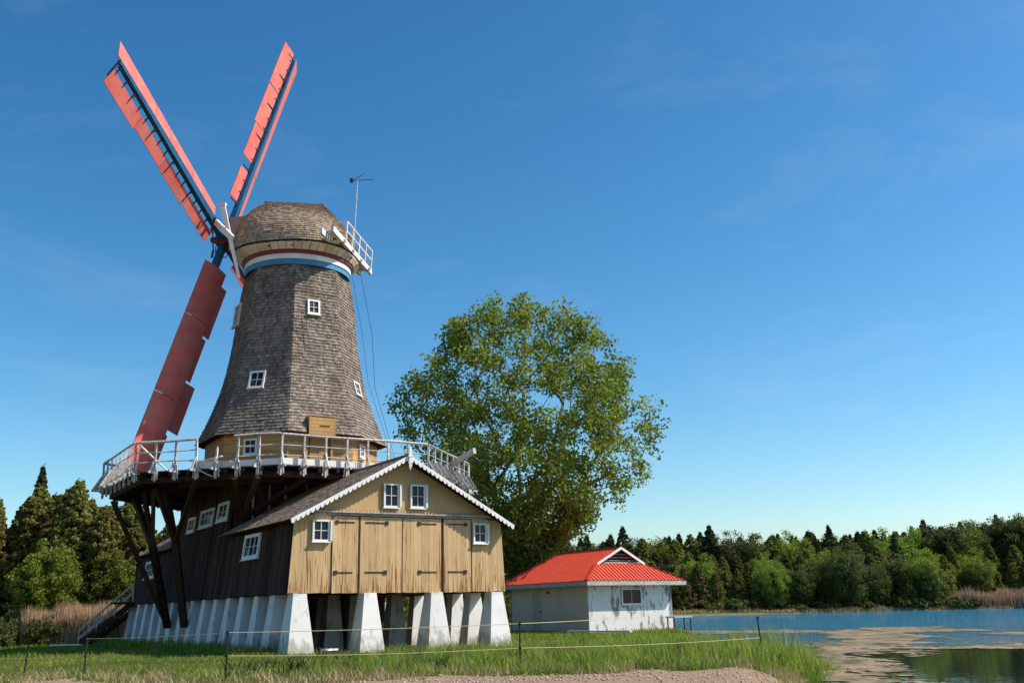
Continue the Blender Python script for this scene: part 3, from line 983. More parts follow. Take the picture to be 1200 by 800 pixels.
mb.tube([H + n3 * .4 - ez * .3, H + n3 * .3 - ez * .7 + hx * .2, H - ez * .75 - n3 * .1, H - n3 * .2 - ez * .4], .025, 5)
mb.build('spider', M['iron'], hub)

def sail(arm, cw, lead_phi, lead_w, flaps, flap_psi, gap, fw_, lbl=None, curve=0.0, inner=.07, back=-.02, fback=0.0):
    """arm unit vector; cw in-plane direction of the leading edge"""
    mb = MB()
    mb.beam(H, H + arm * SLEN * .55, .30, .26, n3, None, .24, .2)
    mb.beam(H + arm * SLEN * .55, H + arm * SLEN, .24, .2, n3, None, .13, .12)
    s = mb.build('sail', M['blue_paint'], mill)
    if lbl: s['label'] = lbl
    ccw = -cw
    # leading board
    w1 = cw * cos(lead_phi) + n3 * sin(lead_phi)
    nn = nrm(np.cross(w1, arm))
    mb = MB()
    r0, r1 = 1.45, SLEN + .25
    k0 = H + cw * inner + n3 * back
    NS = 5
    cuts = [r0, r0 + 2.6, r0 + 6.2, r1 - .0]
    for a, b in zip(cuts[:-1], cuts[1:]):
        b -= .03
        for i in range(NS):
            x0 = lead_w * i / NS; x1 = lead_w * (i + 1) / NS
            def q(x, r): return k0 + arm * r + w1 * x + nn * (curve * math.sin(pi * x / lead_w)) 
            mb.add([q(x0, a), q(x1, a), q(x1, b), q(x0, b)] + [q(x0, a) + nn * .025, q(x1, a) + nn * .025, q(x1, b) + nn * .025, q(x0, b) + nn * .025],
                   [(3, 2, 1, 0), (4, 5, 6, 7), (0, 1, 5, 4), (2, 3, 7, 6)] + ([(1, 2, 6, 5)] if i == NS - 1 else []) + ([(3, 0, 4, 7)] if i == 0 else []), .5)
    mb.build('leading_board', M['coral'], s)
    # sail bars and hemlath
    mb = MB()
    nb = 15
    for i in range(nb):
        r = 1.9 + (SLEN - 2.1) * i / (nb - 1)
        w2 = ccw * cos(flap_psi[0]) + n3 * sin(flap_psi[0])
        ext = gap + (.12 if i % 3 else .42)
        mb.beam(H + arm * r - n3 * .05, H + arm * r + w2 * ext, .035, .05, n3)
        if i % 3 == 0:
            mb.beam(H + arm * (r - .25) - n3 * .08, H + arm * r + w2 * gap, .03, .03, n3)
        if i % 4 == 1:
            mb.beam(H + arm * r - n3 * .05, H + arm * r + w1 * .35 + n3 * .03, .03, .04, n3)
    mb.tube([H + arm * 1.6 + n3 * .14 + ccw * .05, H + arm * (SLEN - .2) + n3 * .12 + ccw * .05], .025, 5)
    mb.beam(H + arm * SLEN + cw * .05, H + arm * SLEN + ccw * (gap + .3) + n3 * flap_psi[0] * (gap + .3), .05, .06, n3)
    mb.build('sail_bars', M['sail_iron'], s)
    for i, (a, b, ww, dpsi) in enumerate(flaps):
        ps = flap_psi[min(i, len(flap_psi) - 1)] + dpsi
        w2 = ccw * cos(flap_psi[0]) + n3 * sin(flap_psi[0]); w3 = ccw * cos(ps) + n3 * sin(ps)
        nn2 = nrm(np.cross(w3, arm))
        k1 = H + w2 * gap + n3 * fback
        mb = MB()
        c = k1 + arm * (a + b) / 2 + w3 * ww / 2
        mb.box(c, arm * (b - a) / 2, w3 * ww / 2, nn2 * .015, .5)
        mb.build('flap', M['coral'], s)

P0 = SLEN
sail(arm_a, arm_b, R(16), .68, [(1.1, 3.55, .50, 0), (3.6, 5.9, .52, R(3)), (5.95, 8.2, .50, 0), (8.25, 10.6, .60, R(-3))], [R(16)], .36, .5,
     'upper left sail, seen nearly edge on with its flaps open')
sail(arm_b, -arm_a, R(17), .9, [(2.0, 3.6, .55, 0), (4.15, 6.0, .72, 0), (6.05, 8.3, .80, R(2)), (8.35, 10.9, .84, 0)], [R(12)], .22, .5,
     'upper right sail with one damaged flap near the cap')
sail(-arm_b, arm_a, R(26), 1.22, [(1.75, 4.2, 1.25, 0), (4.35, 6.35, 1.1, R(-2)), (6.5, 8.65, 1.35, R(-7)), (8.8, 10.3, 1.05, R(3))], [R(-18)], .10, .5,
     'lower left sail hanging in the shade of the tower', .10, -.42, -.38, .22)
sail(-arm_a, -arm_b, R(17), .42, [(1.5, 4, .7, 0), (4.1, 6.6, .7, 0), (6.7, 9, .7, 0), (9.1, 10.6, .7, 0)], [R(12)], .2, .5)

# white storm boards of the cap beside the shaft
mb = MB()
mb.beam(TC + nx * 2.62 + hx * 2.05 + ez * 17.62, TC + nx * 1.62 + hx * 2.3 + ez * 14.30, .22, .07, hx, None, .10, .05)
mb.box(TC + nx * 2.62 + hx * 2.05 + ez * 17.66, nx * .15, hx * .08, ez * .05)
mb.build('brake_pole', M['white_trim'], mill)
mb = MB()
mb.beam(TC + nx * 3.08 + hx * 1.6 + ez * 17.10, TC + nx * 1.9 + hx * 2.5 + ez * 15.95, .10, .24, ez)
mb.build('sheer_beam', M['white_trim'], mill)
mb = MB(); mb.box(TC + nx * 3.16 + hx * 1.57 + ez * 17.16, nx * .10, hx * .07, ez * .13); mb.build('beam_end', M['red_band'], mill)

# tail balcony
tb = MB()
dB = 2.55
for dd in (1.95, 2.45):
    tb.beam(TC - nx * dd + hx * (2.9 if dd < 2.2 else 3.0) + ez * 15.86, TC - nx * dd - hx * 2.5 + ez * 15.86, .12, .24)
for i in range(20):
    y = -2.4 + i * .25
    tb.box(TC - nx * 2.2 + hx * y + ez * 15.995, nx * .28, hx * .11, ez * .012)
for y in (-1.9, -.7, .5, 1.7):
    tb.beam(TC - nx * 1.2 + hx * y + ez * 15.80, TC - nx * 2.62 + hx * y + ez * 15.80, .10, .12)
tbo = tb.build('tail_balcony', M['white_wood'], mill)
tr_ = MB()
for y in (-2.4, -1.45, -.5, .45, 1.3):
    tr_.beam(TC - nx * 2.46 + hx * y + ez * 15.9, TC - nx * 2.52 + hx * y + ez * 16.78, .07, .07, nx)
tr_.beam(TC - nx * 2.52 + hx * 1.35 + ez * 16.80, TC - nx * 2.52 - hx * 2.45 + ez * 16.80, .07, .05)
tr_.beam(TC - nx * 2.50 + hx * 1.35 + ez * 16.4, TC - nx * 2.50 - hx * 2.45 + ez * 16.4, .05, .05)
tr_.beam(TC - nx * 2.52 + hx * 1.32 + ez * 16.80, TC - nx * 2.0 + hx * 1.32 + ez * 16.80, .07, .05)
tr_.build('balcony_rail', M['white_wood'], tbo)

# gallery
GR = 7.15
ZG = 6.02
dk = MB()
for k in range(8):
    b0, b1 = VA[k], VA[(k + 1) % 8]
    # deck boards laid parallel to the edge
    nb = 18
    for i in range(nb):
        r0 = 3.4 + (GR - 3.4) * i / nb; r1 = 3.4 + (GR - 3.4) * (i + 1) / nb - .012
        zt = ZG + rng.random() * .01
        p = [oct_pt(b0 + .2, r0, zt), oct_pt(b1 - .2, r0, zt), oct_pt(b1 - .2, r1, zt), oct_pt(b0 + .2, r1, zt)]
        q_ = [x - ez * .045 for x in p]
        dk.add(p + q_, [(3, 2, 1, 0), (4, 5, 6, 7), (2, 3, 7, 6), (0, 1, 5, 4)])
gal = dk.build('gallery_deck', M['dark_beam'], mill)
jo = MB()
for k in range(8):
    b0, b1 = VA[k], VA[(k + 1) % 8]
    for t in np.linspace(0, 1, 9)[:-1]:
        po = oct_pt(b0, GR + .05, ZG - .12) * (1 - t) + oct_pt(b1, GR + .05, ZG - .12) * t
        pi_ = oct_pt(b0, 3.0, ZG - .12) * (1 - t) + oct_pt(b1, 3.0, ZG - .12) * t
        jo.beam(pi_, po, .09, .14)
jo.build('joist', M['dark_beam'], gal)
for k in range(8):
    b0, b1 = VA[k], VA[(k + 1) % 8]
    be = MB()
    be.beam(oct_pt(b0, GR - .30, ZG - .28), oct_pt(b1, GR - .30, ZG - .28), .16, .19)
    be.beam(oct_pt(b0, GR - 1.9, ZG - .28), oct_pt(b1, GR - 1.9, ZG - .28), .14, .18)
    be.build('edge_beam', M['dark_beam'], gal)

NPB = 7
broken = {(-13, 4)}
for k in range(8):
    b0 = VA[k]; b1 = VA[(k + 1) % 8]
    if b1 < b0: b1 += 360
    fb = ((b0 + b1) / 2 + 180) % 360 - 180
    if abs(fb) > 180: continue
    e0, e1 = oct_pt(b0, GR, ZG), oct_pt(b1, GR, ZG)
    nf_ = dirv((b0 + b1) / 2); al = nrm(e1 - e0)
    far = abs(((fb - 32 + 180) % 360) - 180) > 130
    for i in range(NPB):
        t = i / NPB
        e = e0 + (e1 - e0) * t
        pm = MB()
        jt = (rng.random() - .5) * .05
        short = (round(fb) == -13 and i in (4,))
        hgt = .72 if short else 1.0
        # post hangs below the deck edge, a raking brace and short lower cheeks
        pm.beam(e + nf_ * .04 - ez * .36 + al * jt, e + nf_ * .07 + ez * hgt, .062, .07, nf_)
        for s_2 in (-.09, .09):
            pm.beam(e + nf_ * .02 - ez * .30 + al * s_2, e + nf_ * .05 + ez * .18 + al * s_2 * .5, .045, .04, nf_)
        pm.beam(e + nf_ * .36 - ez * .10, e + nf_ * .06 + ez * .46, .04, .05, al)
        pm.beam(e - nf_ * .25 - ez * .06, e + nf_ * .46 - ez * .06, .07, .07)
        po = pm.build('gallery_post', M['grey_wood'], gal)
    # rails
    def seg_rail(t0, t1, z, ww, hh, sag=0):
        rl = MB()
        a = e0 + (e1 - e0) * t0 + nf_ * .07 + ez * z; b = e0 + (e1 - e0) * t1 + nf_ * .07 + ez * z
        mm = (a + b) / 2 - ez * sag
        rl.tube([a, mm, b], ww * .42, 4); rl.build('gallery_rail', M['grey_wood'], gal)
    if round(fb) == -13:
        seg_rail(0, 3 / 7, 1.03, .11, .045, .02); seg_rail(3.0 / 7, 1, 1.03, .11, .04) if False else None
        seg_rail(4.8 / 7, 1, 1.06, .10, .035, -.02)
        seg_rail(0, 3 / 7, .66, .05, .06, .02); seg_rail(0, 2.9 / 7, .30, .05, .06, -.03)
        seg_rail(5 / 7, 1, .68, .05, .06); seg_rail(5 / 7, 1, .34, .05, .06)
    else:
        seg_rail(0, .5, 1.03, .11, .045, .01); seg_rail(.5, 1, 1.03, .11, .045, -.015)
        seg_rail(0, 1, .66, .05, .07); seg_rail(0, 1, .32, .05, .07)
    # toe board
    if round(fb) in (-13, 32, 77):
        tbm = MB()
        t0 = .42 if round(fb) == -13 else 0
        a = e0 + (e1 - e0) * t0 - nf_ * .12 + ez * .12; b = e1 - nf_ * .12 + ez * .12
        tbm.beam(a, (a + b) / 2 - al * .02, .05, .26); tbm.beam((a + b) / 2 + al * .02, b, .05, .24)
        tbm.build('toe_board', M['white_trim'], gal)
    if fb < -50 or fb > 60:
        for i in range(NPB):
            tbm = MB()
            for s_2 in (.45,):
                e = e0 + (e1 - e0) * (i + s_2) / NPB
                tbm.beam(e + nf_ * .42 - ez * .10, e + nf_ * .06 + ez * .5, .20, .03, al)
            tbm.build('slanting_board', M['grey_wood'], gal)
# loose boards lying across the broken stretch
mb = MB()
e0, e1 = oct_pt(VA[6] if False else -35.5, GR, ZG), oct_pt(9.5, GR, ZG)
for a, b, c_, d_ in ((e0 + (e1 - e0) * .02 + ez * .95, e0 + (e1 - e0) * .22 - ez * .02 + V(0, .3, 0), .20, .04),
                   (e0 + (e1 - e0) * .42 + ez * .22, e0 + (e1 - e0) * .60 + ez * .40, .10, .03),
                   (e0 + (e1 - e0) * .38 + ez * .30, e0 + (e1 - e0) * .66 + ez * .20, .08, .03),
                   (e0 + (e1 - e0) * .44 - ez * .02, e0 + (e1 - e0) * .54 - ez * .28, .10, .03)):
    mb = MB(); mb.beam(a, b, c_, d_); mb.build('loose_board', M['white_wood'], gal)
# projecting plank on the right side of the gallery
mb = MB(); mb.beam((-2.9, 40.6, 6.55), (-1.5, 38.5, 7.0), .12, .22); mb.build('outrigger', M['grey_wood'], gal)

# struts that carry the gallery
def strut(a, b, w_=.19):
    mb = MB(); mb.beam(a, b, w_, w_ * .95); mb.build('strut', M['dark_beam'], mill)
zt = ZG - .37
n1 = L(-1.2, 9.05, 3.77); n2 = L(-1.8, 9.85, 3.66)
strut(L(-.32, 10.5, .82), n1, .24); strut(L(-.32, 13.0, .82), n2, .24)
strut(n1, V(-12.96, 38.1, zt)); strut(n1, V(-12.85, 36.7, zt), .15); strut(n1, V(-10.9, 35.0, zt), .15)
strut(n2, V(-14.72, 39.74, zt), .2); strut(n2, V(-13.75, 38.05, zt), .15); strut(n2, V(-13.0, 36.9, zt), .14)
fn_ = L(.5, 6.75, 4.47)
strut(fn_, V(-9.45, 34.5, zt), .17); strut(fn_, V(-8.6, 34.3, zt), .17); strut(fn_, L(1.9, 4.2, zt), .15)
for u, uo in ((W - .6, W - 1.6), (W - .6, W + .6)):
    strut(L(u, 6.75, 4.6), L(uo, 3.9, zt), .15)
for v in (9.0, 12.0): 
    strut(L(W + .0, v, 2.2), L(W + 2.4, v, zt), .18)
strut(L(-.32, 13.0, .82), L(-2.6, 13.6, zt), .2)

# antenna and cables
an = empty('antenna', (-6.5, 40.75, 16.0), 'thin mast with a small television aerial rising from the tail balcony of the cap', 'antenna')
mb = MB(); mb.tube([(-6.60, 40.78, 15.95), (-6.50, 40.80, 19.15)], .028, 6); mb.build('mast', M['antenna'], an)
mb = MB()
b0 = V(-6.75, 40.75, 19.1)
mb.tube([b0, b0 + V(.95, -.15, -.02)], .014, 5)
for i in range(6):
    c = b0 + V(.95, -.15, -.02) * (i / 5); hw = .30 - .03 * i
    mb.tube([c + V(.12, .9, .25) * hw, c - V(.12, .9, .25) * hw], .009, 5)
mb.tube([b0, b0 + V(.55, -.1, .28)], .012, 5); mb.box(b0 + V(.0, 0, .02), V(.06, 0, 0), V(0, .05, 0), V(0, 0, .09))
mb.build('aerial', M['iron'], an)
def cable(name, pts, r, lab):
    P_ = []
    for a, b in zip(pts[:-1], pts[1:]):
        for t in np.linspace(0, 1, 8)[:-1]: P_.append(np.array(a) * (1 - t) + np.array(b) * t)
    P_.append(np.array(pts[-1]))
    mb = MB(); mb.tube(P_, r, 5); o = mb.build(name, M['cable']); tag(o, lab, 'cable'); return o
pbal = TC - nx * 2.5 + ez * 15.8
cable('cable', [pbal + hx * -.3, oct_pt(95, 3.15, 12.5), oct_pt(95, 3.3, 10.2), oct_pt(96, 4.1, 7.4), oct_pt(96, 4.3, 6.05)], .010, 'dark cable hanging from the tail balcony, the outer of two beside the tower')
cable('cable', [TC - nx * 2.35 + hx * .6 + ez * 15.8, oct_pt(80, 2.85, 12.5), oct_pt(82, 3.15, 10.2), oct_pt(86, 4.05, 7.4), oct_pt(88, 4.1, 6.05)], .008, 'thin dark cable hugging the shingled tower edge, the inner of two')
# dark line running down the sunlit face below the small window
cable('cable', [oct_pt(20, 2.42, 13.0), oct_pt(24, 2.60, 11.2)], .012, 'short dark wire slanting down the sunlit shingles below the upper window')

# ------------------------------------------------------------------ cottage with the red roof
C0 = V(3.545, 52.76, 0)
cot = empty('cottage', tuple(C0), 'low white cottage with a red metal roof standing beside the lake', 'cottage')
CW, CL, CH = 5.4, 7.3, 2.46
def Cc(p_, q_, z): return C0 + eu * p_ + ev * q_ + ez * z
mb = MB()
mb.box(Cc(CW / 2, .06, CH / 2 - .2), eu * CW / 2, ev * .06, ez * (CH / 2 + .2))
mb.build('end_wall', M['stained_wall'], cot)
mb = MB()
mb.box(Cc(.06, CL / 2 + .06, CH / 2 - .2), eu * .058, ev * (CL / 2 - .062), ez * (CH / 2 + .2))
mb.box(Cc(CW - .06, CL / 2 + .06, CH / 2 - .2), eu * .058, ev * (CL / 2 - .062), ez * (CH / 2 + .2))
mb.box(Cc(CW / 2, CL - .06, CH / 2 - .2), eu * (CW / 2 - .12), ev * .06, ez * (CH / 2 + .2))
mb.build('side_wall', M['cottage_cream'], cot)
window(cot, Cc(2.70, -.02, 1.72), eu, ez, -ev, 1.28, .80, 2, 1, .06, 'white_trim', .06)
mb = MB(); mb.box(Cc(-.015, 4.65, 1.08), ev * .42, eu * .02, ez * 1.02)
cdr = mb.build('door', M['cottage_door'], cot)
mb = MB(); mb.box(Cc(-.05, 4.33, 1.05), ev * .03, eu * .03, ez * .05); mb.build('handle', M['iron'], cdr)
mb = MB()
for q_ in (4.18, 5.12): mb.box(Cc(-.02, q_, 1.1), ev * .04, eu * .03, ez * 1.06)
mb.box(Cc(-.02, 4.65, 2.15), ev * .43, eu * .03, ez * .04)
mb.build('door_frame', M['cottage_cream'], cot)
mb = MB()
for q_ in (2.3, 3.4): mb.box(Cc(-.01, q_, 1.15), ev * .035, eu * .015, ez * 1.2)
mb.build('wall_batten', M['cottage_cream'], cot)
# roof: hipped with a small gable at the near end
OV = .50; OVF = .62; ZK = 2.50; RZt = 4.22; q0r, q1r = .85, 6.35
gq = .85; gz_ = 3.40
pm_ = CW / 2
def slope_u(z): return (CW / 2 + OV) * (RZt - z) / (RZt - ZK)      # half width at z
E0 = Cc(-OV, -OVF, ZK); E1 = Cc(CW + OV, -OVF, ZK); E2 = Cc(CW + OV, CL + OV, ZK); E3 = Cc(-OV, CL + OV, ZK)
qg = -OVF + (gz_ - ZK) * 1.55
hw = slope_u(gz_)
G0 = Cc(pm_ - hw, qg, gz_); G1 = Cc(pm_ + hw, qg, gz_)
RA = Cc(pm_, qg - .12, RZt); RB = Cc(pm_, q1r, RZt)
mb = MB()
mb.add([E0, G0, RA, RB, E3], [(0, 1, 2, 3, 4)][::1]); mb.add([E1, E2, RB, RA, G1], [(0, 1, 2, 3, 4)])
mb.add([E0, E1, G1, G0], [(0, 1, 2, 3)]); mb.add([E2, E3, RB], [(0, 1, 2)])
mb.add([E0 - ez * .02, E1 - ez * .02, E2 - ez * .02, E3 - ez * .02], [(3, 2, 1, 0)])
roof = mb.build('roof', M['metal_roof'], cot)
# standing seams
mb = MB()
def seamline(a, b):
    d = b - a
    mb.beam(a + ez * .02, b + ez * .02, .035, .045)
nse = 14
for i in range(1, nse * 2):
    # front hip
    p_ = -OV + (CW + 2 * OV) * i / (nse * 2)
    # find where the seam ends: G edge or hip lines
    tL = (p_ + OV) / ((pm_ - hw) + OV); tR = (CW + OV - p_) / (CW + OV - (pm_ + hw))
    t = min(1, tL, tR)
    seamline(Cc(p_, -OVF, ZK), Cc(p_, -OVF + (qg + OVF) * t, ZK + (gz_ - ZK) * t))
for s in (-1, 1):
    ns = 30
    for i in range(1, ns):
        q_ = -OVF + (CL + OV + OVF) * i / ns
        zmax = RZt
        if q_ < qg - .12: zmax = ZK + (gz_ - ZK) * (q_ + OVF) / (qg + OVF)
        if q_ > q1r: zmax = ZK + (RZt - ZK) * (CL + OV - q_) / (CL + OV - q1r)
        ub = CW / 2 + OV; ut = slope_u(zmax)
        seamline(Cc(pm_ + s * ub, q_, ZK), Cc(pm_ + s * ut, q_, zmax))
mb.build('seam', M['metal_roof'], roof)
mb = MB()
for a, b in ((RA, RB), (E0, G0), (E1, G1), (E2, RB), (E3, RB)): mb.beam(a + ez * .035, b + ez * .035, .14, .045)
mb.build('ridge_cap', M['ridge_metal'], roof)
# fascia
mb = MB()
for a, b in ((E0, E1), (E1, E2), (E2, E3), (E3, E0)):
    d = nrm(b - a); mb.beam(a - ez * .13 - d * .0, b - ez * .13, .05, .20)
mb.build('fascia', M['grey_wood'], cot)
mb = MB(); mb.add([E0 - ez * .16, E1 - ez * .16, E2 - ez * .16, E3 - ez * .16], [(3, 2, 1, 0)]); mb.build('soffit', M['white_wood'], cot)
# gablet: dark louvred triangle with white trim
mb = MB(); mb.prism([Cc(pm_ - hw + .1, qg + .10, gz_ - .0), Cc(pm_ + hw - .1, qg + .10, gz_), Cc(pm_, qg + .10, RZt - .06)], ev * .05)
gbl = mb.build('gablet', M['inside'], cot)
mb = MB()
for s in (-1, 1):
    mb.beam(Cc(pm_ + s * (hw + .02), qg - .10, gz_ - .02), Cc(pm_, qg - .14, RZt - .02), .05, .12)
mb.build('trim', M['white_trim'], gbl)
mb = MB()
mb.beam(Cc(pm_ - hw * .95, qg + .02, gz_ + .05), Cc(pm_ + hw * .95, qg + .02, gz_ + .05), .04, .07)
for i in range(1, 4):
    z_ = gz_ + .16 * i; h_ = slope_u(z_) - .12
    mb.box(Cc(pm_, qg + .08, z_), eu * h_, ev * .03, ez * .012)
mb.build('louvre', M['grey_wood'], gbl)
# small faucet box under the window side
mb = MB(); mb.box(Cc(-.05, 3.6, 2.02), ev * .08, eu * .04, ez * .04); mb.build('wall_lamp', M['iron'], cot)

# pale blue table top beside the cottage
bn = empty('table', tuple(Cc(5.0, -.55, 0)), 'small pale blue table standing at the right corner of the white cottage', 'table')
mb = MB(); mb.box(Cc(5.05, -.9, .66), eu * .62, ev * .35, ez * .035); mb.build('tabletop', M['blue_gray'], bn)
for p_, q_ in ((4.5, -.65), (5.6, -.65), (4.5, -1.15), (5.6, -1.15)):
    mb = MB(); mb.beam(Cc(p_, q_, -.05), Cc(p_, q_, .623), .05, .05, eu); mb.build('leg', M['dark_beam'], bn)

def lying_plank(a, b, wd, lab):
    mb = MB(); mb.beam(a, b, wd, .06); o = mb.build('plank', M['white_trim']); tag(o, lab, 'plank')
lying_plank(V(2.2, 46.4, .22), V(4.5, 42.4, .24), .12, 'long white plank lying in the grass in front of the cottage')
lying_plank(V(-19.6, 44.8, .12), V(-18.0, 43.9, .14), .2, 'white plank lying in the grass beside the brown reeds at left')
lying_plank(L(.9, -.3, .14), L(1.5, .2, .12), .12, 'short white board lying against the foremost pier of the barn')

# ------------------------------------------------------------------ fence posts and rope
def fence_post(x, y, h, lab, lean=0):
    gzv = float(ground_z(np.array([x]), np.array([y]))[0])
    o = empty('fence_post', (x, y, gzv), lab, 'fence post', 'thin dark posts of the rope fence')
    mb = MB(); mb.tube([(x, y, gzv - .2), (x + lean, y, gzv + h)], .018, 6); mb.build('rod', M['post'], o)
    for f_ in (.97, .50):
        mb = MB(); mb.box((x + lean * f_, y - .015, gzv + h * f_), (.025, 0, 0), (0, .025, 0), (0, 0, .02))
        mb.build('insulator', M['cable'], o)
    return V(x + lean * .97, y - .03, gzv + h * .97), V(x + lean * .5, y - .03, gzv + h * .5)
pp = [fence_post(-9.12, 22.5, .76, 'thin dark fence post in front of the foot of the outside stair'),
      fence_post(-5.16, 18.9, .84, 'thin dark fence post in front of the barn\'s dark side wall'),
      fence_post(.03, 20.1, .94, 'thin dark fence post in the grass between the barn and the cottage'),
      fence_post(5.55, 24.3, .93, 'leaning dark fence post in the reeds near the lake bank', -.07)]
p0_ = fence_post(-11.0, 23.8, .58, 'short dark fence post leaning at the far left of the grass', .06)
def rope(name, pts, sag, lab):
    P_ = []
    for a, b in zip(pts[:-1], pts[1:]):
        for t in np.linspace(0, 1, 14)[:-1]:
            P_.append(a * (1 - t) + b * t - ez * sag * 4 * t * (1 - t))
    P_.append(pts[-1])
    mb = MB(); mb.tube(P_, .0055, 5); o = mb.build(name, M['rope']); tag(o, lab, 'rope')
top = [q_[0] for q_ in pp]; low = [q_[1] for q_ in pp]
rope('rope', [top[0], top[1], top[2], V(3.2, 24.5, .95)], .02, 'pale upper fence rope strung in front of the white piers')
rope('rope', [V(-14, 24.5, .35), low[0], low[1], low[2], low[3]], .04, 'pale lower fence rope strung just above the grass')

# ------------------------------------------------------------------ vegetation
def leaf_cloud(centers, sizes, rndv, shape=1.0, droop=0.0):
    """one bent quad per leaf"""
    n = len(centers)
    d = rng.normal(size=(n, 3)); d[:, 2] -= droop; d /= np.linalg.norm(d, axis=1)[:, None]
    e = rng.normal(size=(n, 3)); e -= (e * d).sum(1)[:, None] * d; e /= np.linalg.norm(e, axis=1)[:, None]
    s = np.asarray(sizes)[:, None]
    a = centers - d * s * .5 * shape; b = centers + e * s * .38; c = centers + d * s * .5 * shape; f = centers - e * s * .38
    vs = np.stack([a, b, c, f], 1).reshape(-1, 3)
    fs = np.arange(4 * n).reshape(-1, 4)
    return vs, fs, rndv

def clumped(cent, rad, per, rsize, flat=1.0):
    """points gathered round clump centres, denser on the outside"""
    n = len(cent)
    idx = np.repeat(np.arange(n), per)
    d = rng.normal(size=(len(idx), 3)); d /= np.linalg.norm(d, axis=1)[:, None]
    rr = np.asarray(rad)[idx] * (rng.random(len(idx)) ** .45)
    p_ = cent[idx] + d * rr[:, None] * np.array([1, 1, flat])
    s = rsize * (.6 + .8 * rng.random(len(idx)))
    cl = rng.random(n)[idx]
    r = np.clip(.55 * cl + .45 * rng.random(len(idx)), 0, 1)
    return p_, s, r

# the poplar behind the barn
def big_tree(base, lab):
    root = empty('poplar_tree', tuple(base), lab, 'tree')
    base = np.asarray(base, float)
    H_ = 20.3
    # crown outline: half widths left and right at heights (z, left, right)
    prof = np.array([(3.2, .3, .4), (5.0, 1.7, 2.6), (6.5, 3.6, 4.9), (8.5, 6.1, 7.6), (10.5, 7.0, 8.5), (12.5, 7.4, 8.7), (14.2, 7.0, 8.2), (16.0, 5.9, 7.1),
                     (17.6, 5.2, 5.6), (19.0, 3.9, 4.0), (20.3, 1.5, 1.2)])
    pts = []
    while len(pts) < 700:
        z = rng.uniform(3.2, 20.2)
        a = rng.uniform(0, 2 * pi)
        l_, r_ = np.interp(z, prof[:, 0], prof[:, 1]), np.interp(z, prof[:, 0], prof[:, 2])
        cx = (r_ - l_) / 2; rx = (r_ + l_) / 2; ry = rx * .82
        rr = rng.random() ** .42
        k = 1 + .16 * sin(3 * a + z * .8) + .10 * sin(5 * a - z * 1.7)
        if rng.random() > (.35 + .65 * rr): continue
        k = min(k, 1.07)
        p_ = V(cx + rx * rr * k * cos(a) * .97, ry * rr * k * sin(a), z + (rng.random() - .5) * .6)
        if fbm(np.array([p_[0] * .35 + 9]), np.array([p_[2] * .35 + p_[1] * .3]), 2)[0] < .27: continue
        pts.append(p_)
    pts = np.array(pts)
    # skeleton: several leaders from near the ground, each clump joins the nearest lower node
    nodes = [V(0, 0, .0), V(0, 0, 1.2)]; par = [-1, 0]
    leaders = []
    for k, (ax, ay, az) in enumerate([(-2.6, .5, 13.0), (.6, -.8, 15.5), (3.2, .6, 13.5), (5.2, -1.0, 10.5), (-4.2, -.8, 9.5), (1.5, 3.0, 12.0)]):
        prev = 1
        for t in np.linspace(.12, 1, 9):
            p_ = V(ax * t ** .9, ay * t, 1.2 + (az - 1.2) * t ** .85) + rng.normal(size=3) * .13
            nodes.append(p_); par.append(prev); prev = len(nodes) - 1
    order = np.argsort(pts[:, 2] * .5 + np.hypot(pts[:, 0], pts[:, 1]))
    for i in order:
        q_ = pts[i]
        N = np.array(nodes)
        dd = np.linalg.norm(N - q_, axis=1) + np.maximum(0, N[:, 2] - q_[2] + .4) * 2.5
        dd[:2] += 3
        j = int(np.argmin(dd))
        mid = (N[j] * .5 + q_ * .5) + rng.normal(size=3) * .10 + V(0, 0, -.05)
        nodes.append(mid); par.append(j); nodes.append(q_); par.append(len(nodes) - 2)
    N = np.array(nodes); ch = np.zeros(len(nodes))
    for i in range(len(nodes) - 1, 0, -1):
        if ch[i] == 0: ch[i] = 1
        ch[par[i]] += ch[i]
    rad_ = .024 * ch ** .47
    rad_ = np.minimum(rad_, .42)
    mb = MB()
    for i in range(1, len(nodes)):
        j = par[i]
        mb.tube([base + N[j], base + N[i]], [min(rad_[j], rad_[i] * 1.6), rad_[i]], 6 if rad_[i] > .05 else 4, None, False)
    mb.tube([base + V(0, 0, -.4), base + V(0, 0, 1.3)], [.55, .40], 10, None, False)
    trunk = mb.build('trunk', M['bark'], root)
    p_, s, r = clumped(pts, .55 + .50 * rng.random(len(pts)), 84, .20, .85)
    # loose outer sprays
    q2, s2, r2 = clumped(pts[rng.integers(0, len(pts), 700)] * np.array([1.03, 1.03, 1.0]) + rng.normal(size=(700, 3)).clip(-1.4, 1.4) * .42, np.full(700, .40), 18, .19)
    p_ = np.vstack([p_, q2]); s = np.concatenate([s, s2]); r = np.concatenate([r, r2])
    vs, fs, r = leaf_cloud(p_, s, r, 1.0, .2)
    npmesh('crown', vs, fs, M['leaf'], r, root)
    return root
big_tree((.05, 62.3, 0), 'large bright green poplar rising behind the barn and the cottage')

